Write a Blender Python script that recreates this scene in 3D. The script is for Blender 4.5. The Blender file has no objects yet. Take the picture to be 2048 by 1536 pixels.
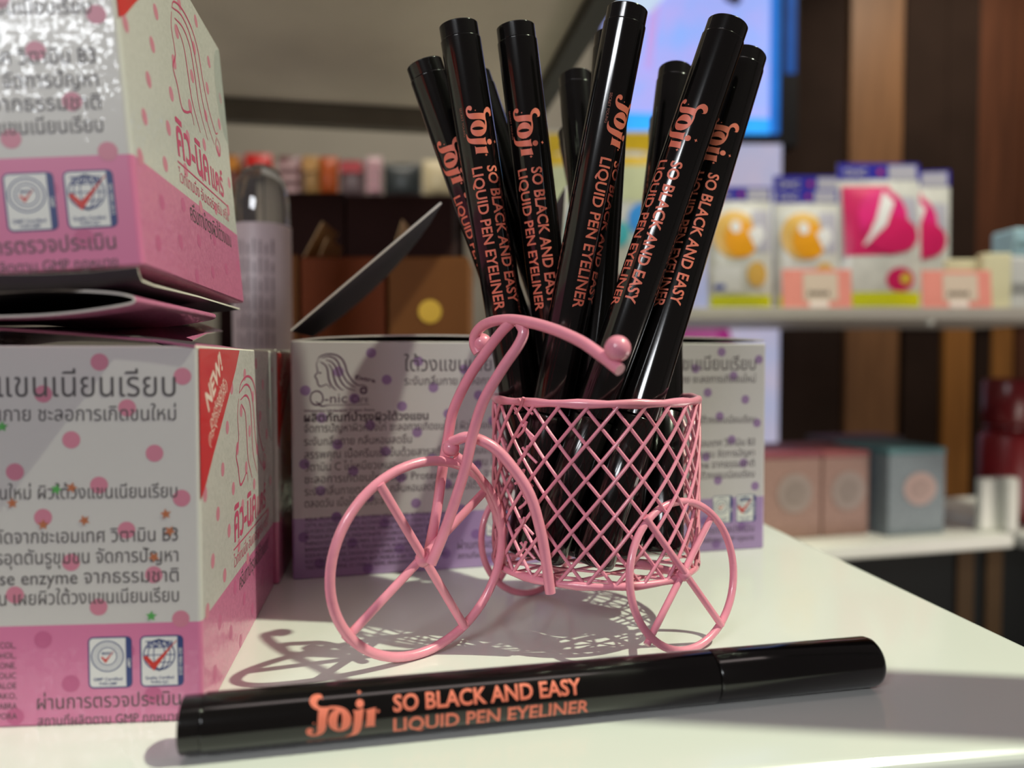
import bpy, bmesh, math, random
from mathutils import Vector, Matrix
random.seed(7)
SC = bpy.context.scene
COL = SC.collection
PI = math.pi

# ------------------------------------------------------------------ camera
F, EYE = 1450.0, 0.07
PITCH = math.atan(48 / F)
cam_d = bpy.data.cameras.new('camera')
cam = bpy.data.objects.new('camera', cam_d)
COL.objects.link(cam)
cam.location = (0, 0, EYE)
cam.rotation_euler = (PI / 2 - PITCH, 0, 0)
cam_d.sensor_width = 36
cam_d.lens = F / 2048 * 36
cam_d.clip_start = 0.005
cam_d.clip_end = 50
cam_d.dof.use_dof = True
cam_d.dof.focus_distance = 0.175
cam_d.dof.aperture_fstop = 8.2
SC.camera = cam

# ------------------------------------------------------------------ light
world = bpy.data.worlds.new('store_air')
SC.world = world
world.use_nodes = True
bg = world.node_tree.nodes['Background']
bg.inputs[0].default_value = (1.0, 0.84, 0.8, 1)
bg.inputs[1].default_value = 0.085


def lamp(name, kind, loc, target, energy, color, **kw):
    d = bpy.data.lights.new(name, kind)
    d.energy = energy
    d.color = color
    for k, v in kw.items():
        setattr(d, k, v)
    o = bpy.data.objects.new(name, d)
    COL.objects.link(o)
    o.location = loc
    o.rotation_euler = (Vector(target) - Vector(loc)).to_track_quat('-Z', 'Y').to_euler()
    return o


# the track spot over the counter (hard shadows fall to the left and slightly back)
SUN = Vector((0.66, -0.12, 1.0))
lamp('counter_spot', 'SPOT', Vector((0.02, 0.18, 0.03)) + SUN * 1.3, (0.02, 0.18, 0.03), 103, (0.91, 1.0, 0.73),
     spot_size=0.9, spot_blend=0.6, shadow_soft_size=0.014)
# the spot over the neighbouring shelves
lamp('shelf_spot', 'SPOT', (0.62, 0.42, 1.15), (0.5, 0.85, 0.0), 46, (1.0, 0.95, 0.80),
     spot_size=0.95, spot_blend=0.7, shadow_soft_size=0.04)
# unseen lamp added to brighten the slatted wall
lamp('added_wall_fill', 'SPOT', (0.9, 1.05, 1.15), (0.95, 1.6, 0.1), 16, (1.0, 0.88, 0.7), spot_size=1.7, spot_blend=0.8, shadow_soft_size=0.06)
# added soft fills: cool one behind the camera at left, warm one overhead
lamp('added_front_fill', 'AREA', (-0.47, -0.85, 0.60), (-0.05, 0.2, 0.06), 5.6, (0.93, 0.96, 1.0), shape='RECTANGLE', size=0.42, size_y=0.14)
lamp('added_top_fill', 'AREA', (0.1, -0.1, 1.3), (0.0, 0.25, 0.0), 1.2, (1.0, 0.84, 0.8), shape='RECTANGLE', size=0.7, size_y=0.2)
# added fills: one brightens the far packets, one the overhead shelf underside
lamp('added_packet_fill', 'AREA', (-0.25, 0.72, 0.95), (-0.2, 1.2, 0.35), 3.2, (1.0, 0.92, 0.8), shape='RECTANGLE', size=0.5, size_y=0.1)
lamp('added_underside_fill', 'AREA', (0.85, 0.42, -0.28), (-0.05, 0.45, 0.26), 1.7, (1.0, 0.9, 0.8), shape='RECTANGLE', size=0.4, size_y=0.3)

SC.view_settings.view_transform = 'Standard'
SC.view_settings.look = 'None'
SC.view_settings.gamma = 1
SC.view_settings.use_curve_mapping = False
SC.view_settings.exposure = 0.0


# ------------------------------------------------------------------ helpers
def P(u, v, Y):
    """world point on the sight line of photo pixel (u, v) at world depth Y"""
    a, b = (u - 1024) / F, -(v - 768) / F
    c, s = math.cos(PITCH), math.sin(PITCH)
    dy, dz = c + b * s, -s + b * c
    return Vector((a / dy * Y, Y, EYE + dz / dy * Y))


def lin(r, g, b):
    def f(c):
        c /= 255
        return c / 12.92 if c <= 0.04045 else ((c + 0.055) / 1.055) ** 2.4
    return (f(r), f(g), f(b), 1)


MATS = {}


def mat(name, c, rough=0.5, metal=0.0, coat=0.0, var=0.0, scale=40.0, bump=0.0, emit=0.0, trans=0.0, spec=0.5, c2=None, alpha=1.0, glitter=0.0, stretch=None):
    if name in MATS:
        return MATS[name]
    m = bpy.data.materials.new(name)
    m.use_nodes = True
    nt = m.node_tree
    b = nt.nodes['Principled BSDF']
    b.inputs['Roughness'].default_value = rough
    b.inputs['Metallic'].default_value = metal
    b.inputs['Coat Weight'].default_value = coat
    b.inputs['Coat Roughness'].default_value = 0.06
    b.inputs['Specular IOR Level'].default_value = spec
    b.inputs['Transmission Weight'].default_value = trans
    b.inputs['Alpha'].default_value = alpha
    tc = nt.nodes.new('ShaderNodeTexCoord')
    mp = nt.nodes.new('ShaderNodeMapping')
    nt.links.new(tc.outputs['Object'], mp.inputs[0])
    if stretch:
        mp.inputs['Scale'].default_value = stretch
    nz = nt.nodes.new('ShaderNodeTexNoise')
    nz.inputs['Scale'].default_value = scale
    nz.inputs['Detail'].default_value = 4
    nt.links.new(mp.outputs[0], nz.inputs[0])
    mx = nt.nodes.new('ShaderNodeMixRGB')
    d = c2 if c2 else tuple(max(0, x * (1 - var)) for x in c[:3]) + (1,)
    e = c if c2 else tuple(min(1, x * (1 + var * 0.5)) for x in c[:3]) + (1,)
    mx.inputs[1].default_value = d
    mx.inputs[2].default_value = e
    rp = nt.nodes.new('ShaderNodeMapRange')
    rp.inputs[1].default_value = 0.3
    rp.inputs[2].default_value = 0.7
    nt.links.new(nz.outputs[0], rp.inputs[0])
    nt.links.new(rp.outputs[0], mx.inputs[0])
    nt.links.new(mx.outputs[0], b.inputs['Base Color'])
    if bump:
        bp = nt.nodes.new('ShaderNodeBump')
        bp.inputs['Strength'].default_value = bump
        bp.inputs['Distance'].default_value = 0.0004
        nt.links.new(nz.outputs[0], bp.inputs['Height'])
        nt.links.new(bp.outputs[0], b.inputs['Normal'])
    if glitter:
        # holographic film: tiny facets in the clear coat, each tilted its own way
        vo = nt.nodes.new('ShaderNodeTexVoronoi')
        vo.inputs['Scale'].default_value = 1500
        nt.links.new(tc.outputs['Object'], vo.inputs['Vector'])
        sb = nt.nodes.new('ShaderNodeVectorMath')
        sb.operation = 'SUBTRACT'
        sb.inputs[1].default_value = (0.5, 0.5, 0.5)
        nt.links.new(vo.outputs['Color'], sb.inputs[0])
        sc = nt.nodes.new('ShaderNodeVectorMath')
        sc.operation = 'SCALE'
        sc.inputs['Scale'].default_value = glitter
        nt.links.new(sb.outputs[0], sc.inputs[0])
        ge = nt.nodes.new('ShaderNodeNewGeometry')
        ad = nt.nodes.new('ShaderNodeVectorMath')
        nt.links.new(ge.outputs['Normal'], ad.inputs[0])
        nt.links.new(sc.outputs[0], ad.inputs[1])
        nm = nt.nodes.new('ShaderNodeVectorMath')
        nm.operation = 'NORMALIZE'
        nt.links.new(ad.outputs[0], nm.inputs[0])
        nt.links.new(nm.outputs[0], b.inputs['Coat Normal'])
    if emit:
        nt.links.new(mx.outputs[0], b.inputs['Emission Color'])
        b.inputs['Emission Strength'].default_value = emit
    MATS[name] = m
    return m


class MB:
    def __init__(s):
        s.v, s.f, s.m, s.sm = [], [], [], []

    def face(s, pts, m=0, smooth=False):
        i = len(s.v)
        s.v += [Vector(p) for p in pts]
        s.f.append(tuple(range(i, i + len(pts))))
        s.m.append(m)
        s.sm.append(smooth)

    def grid(s, rows, m=0, closed=False, smooth=True):
        i = len(s.v)
        n = len(rows[0])
        for r in rows:
            s.v += [Vector(p) for p in r]
        for a in range(len(rows) - 1):
            for b in range(n if closed else n - 1):
                c = (b + 1) % n
                s.f.append((i + a * n + b, i + a * n + c, i + (a + 1) * n + c, i + (a + 1) * n + b))
                s.m.append(m)
                s.sm.append(smooth)

    def box(s, lo, hi, m=0, M=None):
        x0, y0, z0 = lo
        x1, y1, z1 = hi
        c = [Vector((x, y, z)) for z in (z0, z1) for x, y in ((x0, y0), (x1, y0), (x1, y1), (x0, y1))]
        if M:
            c = [M @ p for p in c]
        i = len(s.v)
        s.v += c
        for q in ((3, 2, 1, 0), (4, 5, 6, 7), (0, 1, 5, 4), (1, 2, 6, 5), (2, 3, 7, 6), (3, 0, 4, 7)):
            s.f.append(tuple(i + k for k in q))
            s.m.append(m)
            s.sm.append(False)

    def rbox(s, lo, hi, r, m=0, M=None, seg=3):
        bm = bmesh.new()
        bmesh.ops.create_cube(bm, size=1)
        lo, hi = Vector(lo), Vector(hi)
        for v in bm.verts:
            v.co = Vector((lo[k] + (v.co[k] + 0.5) * (hi[k] - lo[k]) for k in range(3)))
        bmesh.ops.bevel(bm, geom=list(bm.edges), offset=r, segments=seg, profile=0.5, affect='EDGES')
        i = len(s.v)
        bm.verts.index_update()
        s.v += [(M @ v.co) if M else v.co.copy() for v in bm.verts]
        for fc in bm.faces:
            s.f.append(tuple(i + v.index for v in fc.verts))
            s.m.append(m)
            s.sm.append(False)
        bm.free()

    def tube(s, pts, r, m=0, closed=False, n=10, sub=5, smooth=True):
        pts = spline(pts, sub, closed) if sub > 1 else [Vector(p) for p in pts]
        N = len(pts)
        rows = []
        nrm = None
        for k in range(N):
            a = pts[(k - 1) % N] if (closed or k) else pts[0]
            b = pts[(k + 1) % N] if (closed or k < N - 1) else pts[-1]
            t = (b - a).normalized()
            if nrm is None:
                nrm = t.orthogonal().normalized()
            nrm = (nrm - t * nrm.dot(t)).normalized()
            bn = t.cross(nrm)
            rr = r(k / (N - 1)) if callable(r) else r
            rows.append([pts[k] + (nrm * math.cos(2 * PI * j / n) + bn * math.sin(2 * PI * j / n)) * rr for j in range(n)])
        if closed:
            # untwist the last seam by repeating the first ring nearest in phase
            first = rows[0]
            last = rows[-1]
            best = min(range(n), key=lambda q: sum((last[j] - first[(j + q) % n]).length for j in range(n)))
            rows.append([first[(j + best) % n] for j in range(n)])
        s.grid(rows, m, True, smooth)
        if not closed:
            for ring, p, sg in ((rows[0], pts[0], -1), (rows[-1], pts[-1], 1)):
                i = len(s.v)
                s.v += [p] + list(ring)
                for j in range(n):
                    q = (i, i + 1 + (j + 1) % n, i + 1 + j)
                    s.f.append(q if sg < 0 else q[::-1])
                    s.m.append(m)
                    s.sm.append(smooth)

    def lathe(s, prof, m=0, n=32, M=None, smooth=True):
        rows = []
        for r, z in prof:
            row = [Vector((r * math.cos(2 * PI * k / n), r * math.sin(2 * PI * k / n), z)) for k in range(n)]
            rows.append([M @ p for p in row] if M else row)
        s.grid(rows, m, True, smooth)

    def ball(s, c, r, m=0, n=18):
        prof = [(max(1e-6, r * math.sin(PI * k / n)), -r * math.cos(PI * k / n)) for k in range(n + 1)]
        s.lathe(prof, m, n * 2 // 2 + 6, Matrix.Translation(Vector(c)))

    def disc(s, c, r, m=0, n=20, xf=None, sy=1.0):
        s.face([xf(c[0] + r * math.cos(2 * PI * k / n), c[1] + r * sy * math.sin(2 * PI * k / n)) for k in range(n)], m)

    def ribbon(s, pts, w, m=0, xf=None, sub=5):
        p = spline([Vector((a, b, 0)) for a, b in pts], sub)
        L, R = [], []
        N = len(p)
        for k in range(N):
            t = (p[min(k + 1, N - 1)] - p[max(k - 1, 0)]).normalized()
            nn = Vector((-t.y, t.x, 0))
            ww = w * (0.35 + 0.65 * math.sin(PI * min(1, max(0, (k + 0.5) / N)))) / 2
            L.append(p[k] + nn * ww)
            R.append(p[k] - nn * ww)
        s.grid([[xf(q.x, q.y) for q in R], [xf(q.x, q.y) for q in L]], m, False, False)

    def ring(s, c, r, w, m=0, xf=None, n=32, sy=1.0):
        rows = []
        for k in range(n):
            a = 2 * PI * k / n
            rows.append([xf(c[0] + q * math.cos(a), c[1] + q * sy * math.sin(a)) for q in (r - w / 2, r + w / 2)])
        rows.append(rows[0])
        s.grid([[x[0] for x in rows][::-1], [x[1] for x in rows][::-1]], m, False, False)

    def poly(s, pts, m=0, xf=None, split=0.0):
        """flat outline, triangulated; split = longest edge allowed (for wrapping on a cylinder)"""
        bm = bmesh.new()
        vs = [bm.verts.new((a, b, 0)) for a, b in pts]
        bm.faces.new(vs)
        s.absorb(bm, m, xf, split)

    def absorb(s, bm, m, xf, split):
        bmesh.ops.triangulate(bm, faces=bm.faces[:])
        if split:
            for _ in range(4):
                es = [e for e in bm.edges if e.calc_length() > split]
                if not es:
                    break
                bmesh.ops.subdivide_edges(bm, edges=es, cuts=1)
                bmesh.ops.triangulate(bm, faces=[f for f in bm.faces if len(f.verts) > 3])
        bm.verts.index_update()
        i = len(s.v)
        s.v += [xf(v.co.x, v.co.y) for v in bm.verts]
        for fc in bm.faces:
            ids = [v.index for v in fc.verts]
            if fc.normal.z < 0:
                ids = ids[::-1]
            s.f.append(tuple(i + k for k in ids))
            s.m.append(m)
            s.sm.append(False)
        bm.free()

    def text(s, body, x, y, h, xf, m=0, width=None, align='L', bold=0.0, split=0.0, shear=0.0, ref=None):
        me = text_mesh(body, bold, shear)
        if not me.vertices:
            return
        xs = [v.co.x for v in me.vertices]
        x0, x1 = min(xs), max(xs)
        thai = any('\u0e00' <= ch <= '\u0e7f' for ch in body)
        sy = h / ref_height('\u0e19' if thai else 'H')
        sx = width / (x1 - x0) if width else sy
        W = (x1 - x0) * sx
        ox = x - (0 if align == 'L' else W if align == 'R' else W / 2)
        bm = bmesh.new()
        bm.from_mesh(me)
        for v in bm.verts:
            v.co = Vector((ox + (v.co.x - x0) * sx, y + v.co.y * sy, 0))
        s.absorb(bm, m, xf, split)

    def build(s, name, mats, parent=None, world=False, recalc=False):
        me = bpy.data.meshes.new(name)
        vs = s.v
        if world and parent is not None:
            inv = world_of(parent).inverted()
            vs = [inv @ p for p in s.v]
        me.from_pydata([tuple(p) for p in vs], [], s.f)
        for k, p in enumerate(me.polygons):
            p.material_index = s.m[k]
            p.use_smooth = s.sm[k]
        for m in (mats if isinstance(mats, (list, tuple)) else [mats]):
            me.materials.append(m)
        if recalc:
            bm = bmesh.new()
            bm.from_mesh(me)
            bmesh.ops.remove_doubles(bm, verts=bm.verts, dist=1e-7)
            bmesh.ops.recalc_face_normals(bm, faces=bm.faces)
            bm.to_mesh(me)
            bm.free()
        o = bpy.data.objects.new(name, me)
        COL.objects.link(o)
        if parent is not None:
            o.parent = parent
        return o


def world_of(o):
    m = Matrix.LocRotScale(o.location, o.rotation_euler if o.rotation_mode != 'QUATERNION' else o.rotation_quaternion, o.scale)
    return (world_of(o.parent) @ m) if o.parent else m


def spline(pts, sub=5, closed=False):
    p = [Vector(q) for q in pts]
    n = len(p)
    if n < 3:
        return [p[0].lerp(p[-1], k / sub) for k in range(sub + 1)]
    out = []
    for k in range(n if closed else n - 1):
        a = p[(k - 1) % n] if (closed or k) else p[0] * 2 - p[1]
        b, c = p[k], p[(k + 1) % n]
        d = p[(k + 2) % n] if (closed or k + 2 < n) else p[-1] * 2 - p[-2]
        for j in range(sub):
            t = j / sub
            out.append(0.5 * (2 * b + (c - a) * t + (2 * a - 5 * b + 4 * c - d) * t * t + (3 * b - a - 3 * c + d) * t ** 3))
    if not closed:
        out.append(p[-1])
    return out


_TX = {}


def text_mesh(body, bold=0.0, shear=0.0):
    k = (body, bold, shear)
    if k not in _TX:
        cu = bpy.data.curves.new('lettering', 'FONT')
        cu.body = body
        cu.resolution_u = 3
        cu.offset = bold
        cu.shear = shear
        o = bpy.data.objects.new('lettering', cu)
        COL.objects.link(o)
        dg = bpy.context.evaluated_depsgraph_get()
        dg.update()
        _TX[k] = bpy.data.meshes.new_from_object(o.evaluated_get(dg))
        bpy.data.objects.remove(o)
        bpy.data.curves.remove(cu)
    return _TX[k]


def ref_height(ch):
    me = text_mesh(ch)
    return max(v.co.y for v in me.vertices)


def thing(name, label, cat, loc=(0, 0, 0), rot=(0, 0, 0), group=None):
    o = bpy.data.objects.new(name, None)
    o.empty_display_size = 0.01
    COL.objects.link(o)
    o.location = loc
    o.rotation_euler = rot
    return tag(o, label, cat, group)


def tag(o, label, cat, group=None):
    o['label'] = label
    o['category'] = cat
    if group:
        o['group'] = group
    return o


def structure(o):
    o['kind'] = 'structure'
    return o


# ------------------------------------------------------------------ materials
WHITE = mat('white_laminate', lin(226, 226, 222), 0.22, coat=0.3, var=0.03, scale=6)
EDGE = mat('white_edge_strip', lin(225, 226, 216), 0.3, var=0.02)
PINKW = mat('pink_painted_wire', lin(243, 152, 175), 0.32, coat=0.5, var=0.06, scale=300, bump=0.25)
BLACK = mat('black_gloss_plastic', lin(13, 11, 11), 0.14, coat=0.3, var=0.2, scale=60)
BLACK2 = mat('black_cap_plastic', lin(16, 14, 14), 0.16, coat=0.25, var=0.2, scale=60)
COPPER = mat('copper_foil', lin(240, 128, 104), 0.45, metal=0.12, var=0.08, scale=200)
COPDIM = mat('dull_copper_print', lin(160, 96, 80), 0.5, metal=0.1, var=0.08, scale=200)


# ------------------------------------------------------------------ the room
def room():
    floor = MB()
    floor.box((-3, -0.6, -0.92), (3, 2.2, -0.9))
    structure(floor.build('floor', mat('dark_floor_tile', lin(46, 40, 38), 0.25, var=0.25, scale=3)))
    w = MB()
    tan, dark, brown, orange = 0, 1, 2, 3
    Yw = 1.6

    def plank(u0, u1, m, dy, v0=-400, v1=2600):
        a, b = P(u0, v0, Yw - dy), P(u1, v1, Yw - dy)
        w.box((P(u0, 768, Yw - dy).x, Yw - dy, max(-0.9, b.z)), (P(u1, 768, Yw - dy).x, Yw + 0.03, a.z), m)
    a, b = P(-1400, -400, Yw), P(3500, 2600, Yw)
    w.box((a.x, Yw + 0.031, -0.9), (b.x, Yw + 0.06, 1.3), dark)
    u = 1540
    for u0, u1, m, dy in ((1560, 1682, dark, 0.004), (1692, 1796, tan, 0.014), (1806, 1878, dark, 0.004), (1888, 1942, orange, 0.012), (1948, 1980, dark, 0.004), (1985, 2024, orange, 0.012),
                          (2032, 2130, brown, 0.012), (2140, 2300, dark, 0.004), (2310, 2420, tan, 0.014)):
        plank(u0, u1, m, dy)
    # the upper half right of the pale slat is a flush brown veneer panel
    za = P(1800, 640, Yw).z
    for u0, u1, m, dy in ((1800, 1884, dark, 0.02), (1884, 1946, dark, 0.022), (1946, 2034, brown, 0.022), (2034, 2300, brown, 0.026)):
        a, b = P(u0, -400, Yw - dy), P(u1, 640, Yw - dy)
        w.box((P(u0, 768, Yw - dy).x, Yw - dy, za), (P(u1, 768, Yw - dy).x, Yw - dy + 0.02, a.z), m)
    for k in range(9):
        x = -1.6 + k * 0.22
        w.box((x, Yw - 0.02, -0.9), (x + 0.12, Yw + 0.03, 1.3), brown)
    structure(w.build('wall_back', [mat('tan_wood', lin(148, 106, 70), 0.45, var=0.25, scale=8, stretch=(8, 8, 0.6)),
                                    mat('near_black_wood', lin(56, 42, 35), 0.8, spec=0.15, var=0.2, scale=8),
                                    mat('brown_veneer', lin(104, 62, 40), 0.45, var=0.3, scale=9, stretch=(8, 8, 0.5)),
                                    mat('honey_wood', lin(178, 120, 58), 0.45, var=0.25, scale=8, stretch=(8, 8, 0.6))]))
    ce = MB()
    ce.box((-3, 0.95, 1.3), (3, 2.2, 1.33))
    structure(ce.build('ceiling', mat('dark_ceiling', lin(60, 54, 50), 0.8, var=0.1)))


room()

# ------------------------------------------------------------------ the counter
TA = math.radians(7.4)
te1, te2 = Vector((math.cos(TA), math.sin(TA), 0)), Vector((-math.sin(TA), math.cos(TA), 0))
TC = Vector((0.1322, 0.1326, 0))


def counter():
    t = thing('display_counter', 'white laminate shop counter under the pink wire tricycle and cartons', 'counter', TC, (0, 0, TA))
    m = MB()
    m.rbox((-1.1, 0, -0.03), (0, 0.66, 0), 0.0022, 0, seg=4)
    m.build('countertop', WHITE, t)
    m = MB()
    m.rbox((-1.1, -0.0012, -0.052), (0.0, 0.012, -0.0305), 0.0015, 0)
    m.build('front_rail', EDGE, t)
    m = MB()
    m.box((-1.08, 0.02, -0.895), (-0.02, 0.64, -0.0305))
    m.build('base_cabinet', mat('cabinet_grey', lin(70, 66, 64), 0.5, var=0.1), t)


counter()

# ------------------------------------------------------------------ pens
PL, PR = 0.139, 0.0052
CAPL = 0.0378


def smooth_outline(pts, sub=5):
    return [(q.x, q.y) for q in spline([Vector((a, b, 0)) for a, b in pts], sub, True)]


def logo_polys():
    """the brand's swash lettering, traced as outlines in hundredths of a millimetre-like units"""
    A = []
    A.append(('c', [(430, 735), (470, 742), (540, 738), (598, 726), (575, 800), (560, 900), (553, 1000), (535, 1070), (500, 1120), (440, 1160), (370, 1178), (300, 1178), (240, 1150), (212, 1100), (225, 1050), (265, 1025), (310, 1030), (335, 1060), (318, 1098), (300, 1118), (330, 1140), (375, 1130), (398, 1090), (405, 1000), (412, 900), (418, 810)]))
    A.append(('c', [(492, 578), (478, 545), (440, 548), (400, 585), (393, 635), (420, 672), (470, 690), (560, 690), (640, 676), (740, 676), (830, 694), (900, 730), (955, 790), (985, 880), (900, 860), (870, 800), (810, 750), (720, 722), (640, 716), (560, 735), (480, 742), (400, 730), (320, 690), (270, 625), (268, 560), (300, 500), (360, 468), (430, 466), (475, 500)]))
    o = [(785 + 197 * math.cos(2 * PI * k / 40), 905 + 190 * math.sin(2 * PI * k / 40)) for k in range(40)]
    h = [(785 + 42 * math.cos(2 * PI * k / 40) - 10 * math.sin(2 * PI * k / 40), 912 + 142 * math.sin(2 * PI * k / 40)) for k in range(40)]
    A.append(('ring', o, h))
    A.append(('c', [(1018, 738), (1060, 740), (1130, 730), (1198, 712), (1190, 800), (1172, 950), (1150, 1050), (1115, 1130), (1060, 1185), (990, 1212), (930, 1216), (868, 1208), (930, 1190), (985, 1150), (1010, 1090), (1025, 980), (1035, 860), (1038, 790)]))
    A.append(('p', [(1133 + 70 * math.cos(2 * PI * k / 24), 632 + 70 * math.sin(2 * PI * k / 24)) for k in range(24)]))
    A.append(('p', [(1236, 738), (1290, 722), (1412, 692), (1402, 800), (1388, 985), (1412, 1004), (1320, 1012), (1200, 1020), (1240, 990), (1250, 880), (1256, 770)]))
    for cx, cy, r in ((1122, 438, 46), (1452, 752, 38), (345, 945, 22)):
        A.append(('p', [(cx + (r if k % 2 == 0 else r * 0.42) * math.cos(PI * k / 4 + 0.1), cy + (r if k % 2 == 0 else r * 0.42) * math.sin(PI * k / 4 + 0.1)) for k in range(8)]))
    return A


def pen_lettering(detail=True):
    m = MB()
    off = PR + 0.00004

    def xf(s, t):
        a = -PI / 2 + t / PR
        return Vector((off * math.cos(a), off * math.sin(a), PL - s))
    S = 0.0000101
    s0, mid = 0.0214, 892

    def tr(q):
        x, y = q
        y2 = y + 0.086 * (x - 850)
        return (s0 + (x - 205) * S, -(y2 - mid) * S * 1.03)
    sp = 0.0006
    for a in logo_polys():
        if a[0] == 'ring':
            o, h = [tr(q) for q in a[1]], [tr(q) for q in a[2]]
            n = len(o)
            for k in range(n):
                j = (k + 1) % n
                m.face([xf(*o[j]), xf(*o[k]), xf(*h[k]), xf(*h[j])])
        else:
            pts = smooth_outline(a[1], 3) if a[0] == 'c' else a[1]
            m.poly([tr(q) for q in pts], 0, xf, sp)
    m.text('SECRET YOUNG', 0.0215, -0.0042, 0.00062, xf, 1, width=0.0072, split=sp)
    m.text('SO BLACK AND EASY', 0.0367, 0.0006, 0.0027, xf, 0, width=0.0354, bold=0.022, split=sp)
    m.text('LIQUID PEN EYELINER', 0.0367, -0.0034, 0.0027, xf, 0, width=0.0369, bold=0.018, split=sp)
    return m


_pen = {}


def pen(label, bottom, top, turn, group=None, lettering=True):
    """pen standing on its cap: bottom / top are the axis ends, turn = degrees the print is turned from the viewer"""
    bottom, top = Vector(bottom), Vector(top)
    z = (top - bottom).normalized()
    c = Vector((0, 0, EYE)) - (bottom + top) / 2
    y = -(c - z * c.dot(z)).normalized()
    x = y.cross(z)
    rot = Matrix((x, y, z)).transposed()
    rot = rot @ Matrix.Rotation(math.radians(turn), 3, 'Z')
    o = thing('eyeliner_pen', label, 'pen', bottom, rot.to_euler(), group)
    if not _pen:
        m = MB()
        m.lathe([(PR, CAPL + 0.0003), (PR, 0.06), (PR, 0.1), (PR, PL - 0.0040), (PR, PL - 0.00385), (PR - 0.00006, PL - 0.0038), (PR - 0.0003, PL - 0.0038), (0.0001, PL - 0.0038)], n=48)
        m.lathe([(0.0001, CAPL + 0.0003), (PR - 0.0002, CAPL + 0.0003), (PR, CAPL + 0.0003)], n=48)
        _pen['barrel'] = (m, BLACK)
        m = MB()
        r = PR - 0.00022
        m.lathe([(0.0001, PL - 0.0037), (r, PL - 0.0037), (r, PL - 0.0036), (r, PL - 0.00025), (r, PL - 0.0002), (r - 0.00016, PL - 0.00002), (r - 0.0002, PL), (r - 0.0004, PL), (0.0001, PL)], n=48)
        _pen['end_plug'] = (m, BLACK2)
        m = MB()
        r = PR - 0.00002
        m.lathe([(0.0001, 0), (r - 0.0016, 0), (r - 0.0008, 0.00025), (r - 0.0003, 0.0008), (r, 0.0018), (r, 0.02), (r, CAPL - 0.0004), (r - 0.0003, CAPL), (0.0001, CAPL)], n=48)
        _pen['cap'] = (m, BLACK2)
        _pen['lettering'] = (pen_lettering(), [COPPER, COPDIM])
        for k, (m, mm) in list(_pen.items()):
            ob = m.build(k, mm, o)
            if k == 'lettering':
                ob['label'] = 'coral copper foil print'
            _pen[k] = ob
    else:
        for k, src in _pen.items():
            if k == 'lettering' and not lettering:
                continue
            d = src.copy()
            COL.objects.link(d)
            d.parent = o
    return o


# the pen lying in front
a0 = Vector((-0.0584, 0.1249 + 0.0017, 0.00525))
ax = Vector((0.1319, 0.0267, 0)).normalized()
pen('black eyeliner pen lying flat on the counter in front of the tricycle', a0 + ax * PL, a0, -18)

G = 'eyeliner pens standing in the tricycle basket'
PENS = [
    ((0.02181, 0.21264, 0.02007), (-0.02397, 0.20067, 0.15077), -22, 'black eyeliner pen leaning farthest left in the basket, half behind another pen'),
    ((0.00833, 0.2006, 0.01923), (-0.01382, 0.18928, 0.15599), 10, 'tall black eyeliner pen leaning left in the basket, in front of the leftmost pen'),
    ((0.03268, 0.21045, 0.01994), (-0.01115, 0.21193, 0.15184), 180, 'black eyeliner pen with pale lit edge, showing between the two tall left-hand pens'),
    ((0.01884, 0.20199, 0.01908), (0.00087, 0.19146, 0.15651), -11, 'tall black eyeliner pen standing third from left, nearly upright above the handlebar'),
    ((0.02854, 0.19404, 0.01939), (0.01914, 0.22163, 0.1553), 62, 'short-looking black eyeliner pen at the back of the bunch with a bluish streak'),
    ((0.01817, 0.18839, 0.0188), (0.02714, 0.19818, 0.15716), 180, 'black eyeliner pen mostly hidden behind the tallest pen in the middle'),
    ((0.00314, 0.18987, 0.01931), (0.02829, 0.18036, 0.15568), 42, 'tallest black eyeliner pen in the middle of the bunch, crossing to lower left'),
    ((0.0273, 0.18322, 0.01965), (0.04752, 0.21319, 0.15387), 180, 'black eyeliner pen with no print showing, behind the two pens leaning right'),
    ((0.00818, 0.18044, 0.01996), (0.05257, 0.17931, 0.15168), -30, 'black eyeliner pen leaning right in front with a long glint down its side'),
    ((0.01956, 0.17468, 0.02008), (0.0625, 0.19526, 0.15067), -14, 'black eyeliner pen leaning farthest right in the basket, top near the screen corner'),
    ((0.03943, 0.19487, 0.02043), (0.02041, 0.24847, 0.14726), 50, 'lowest black eyeliner pen at the back of the bunch, its tip just showing'),
    ((0.03858, 0.18342, 0.02038), (0.04963, 0.23797, 0.14775), 180, 'upright black eyeliner pen at the right rim of the basket, behind the leaning ones'),
]
for bt, tp, turn, lab in PENS:
    pen(lab, bt, tp, turn, G)


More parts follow.
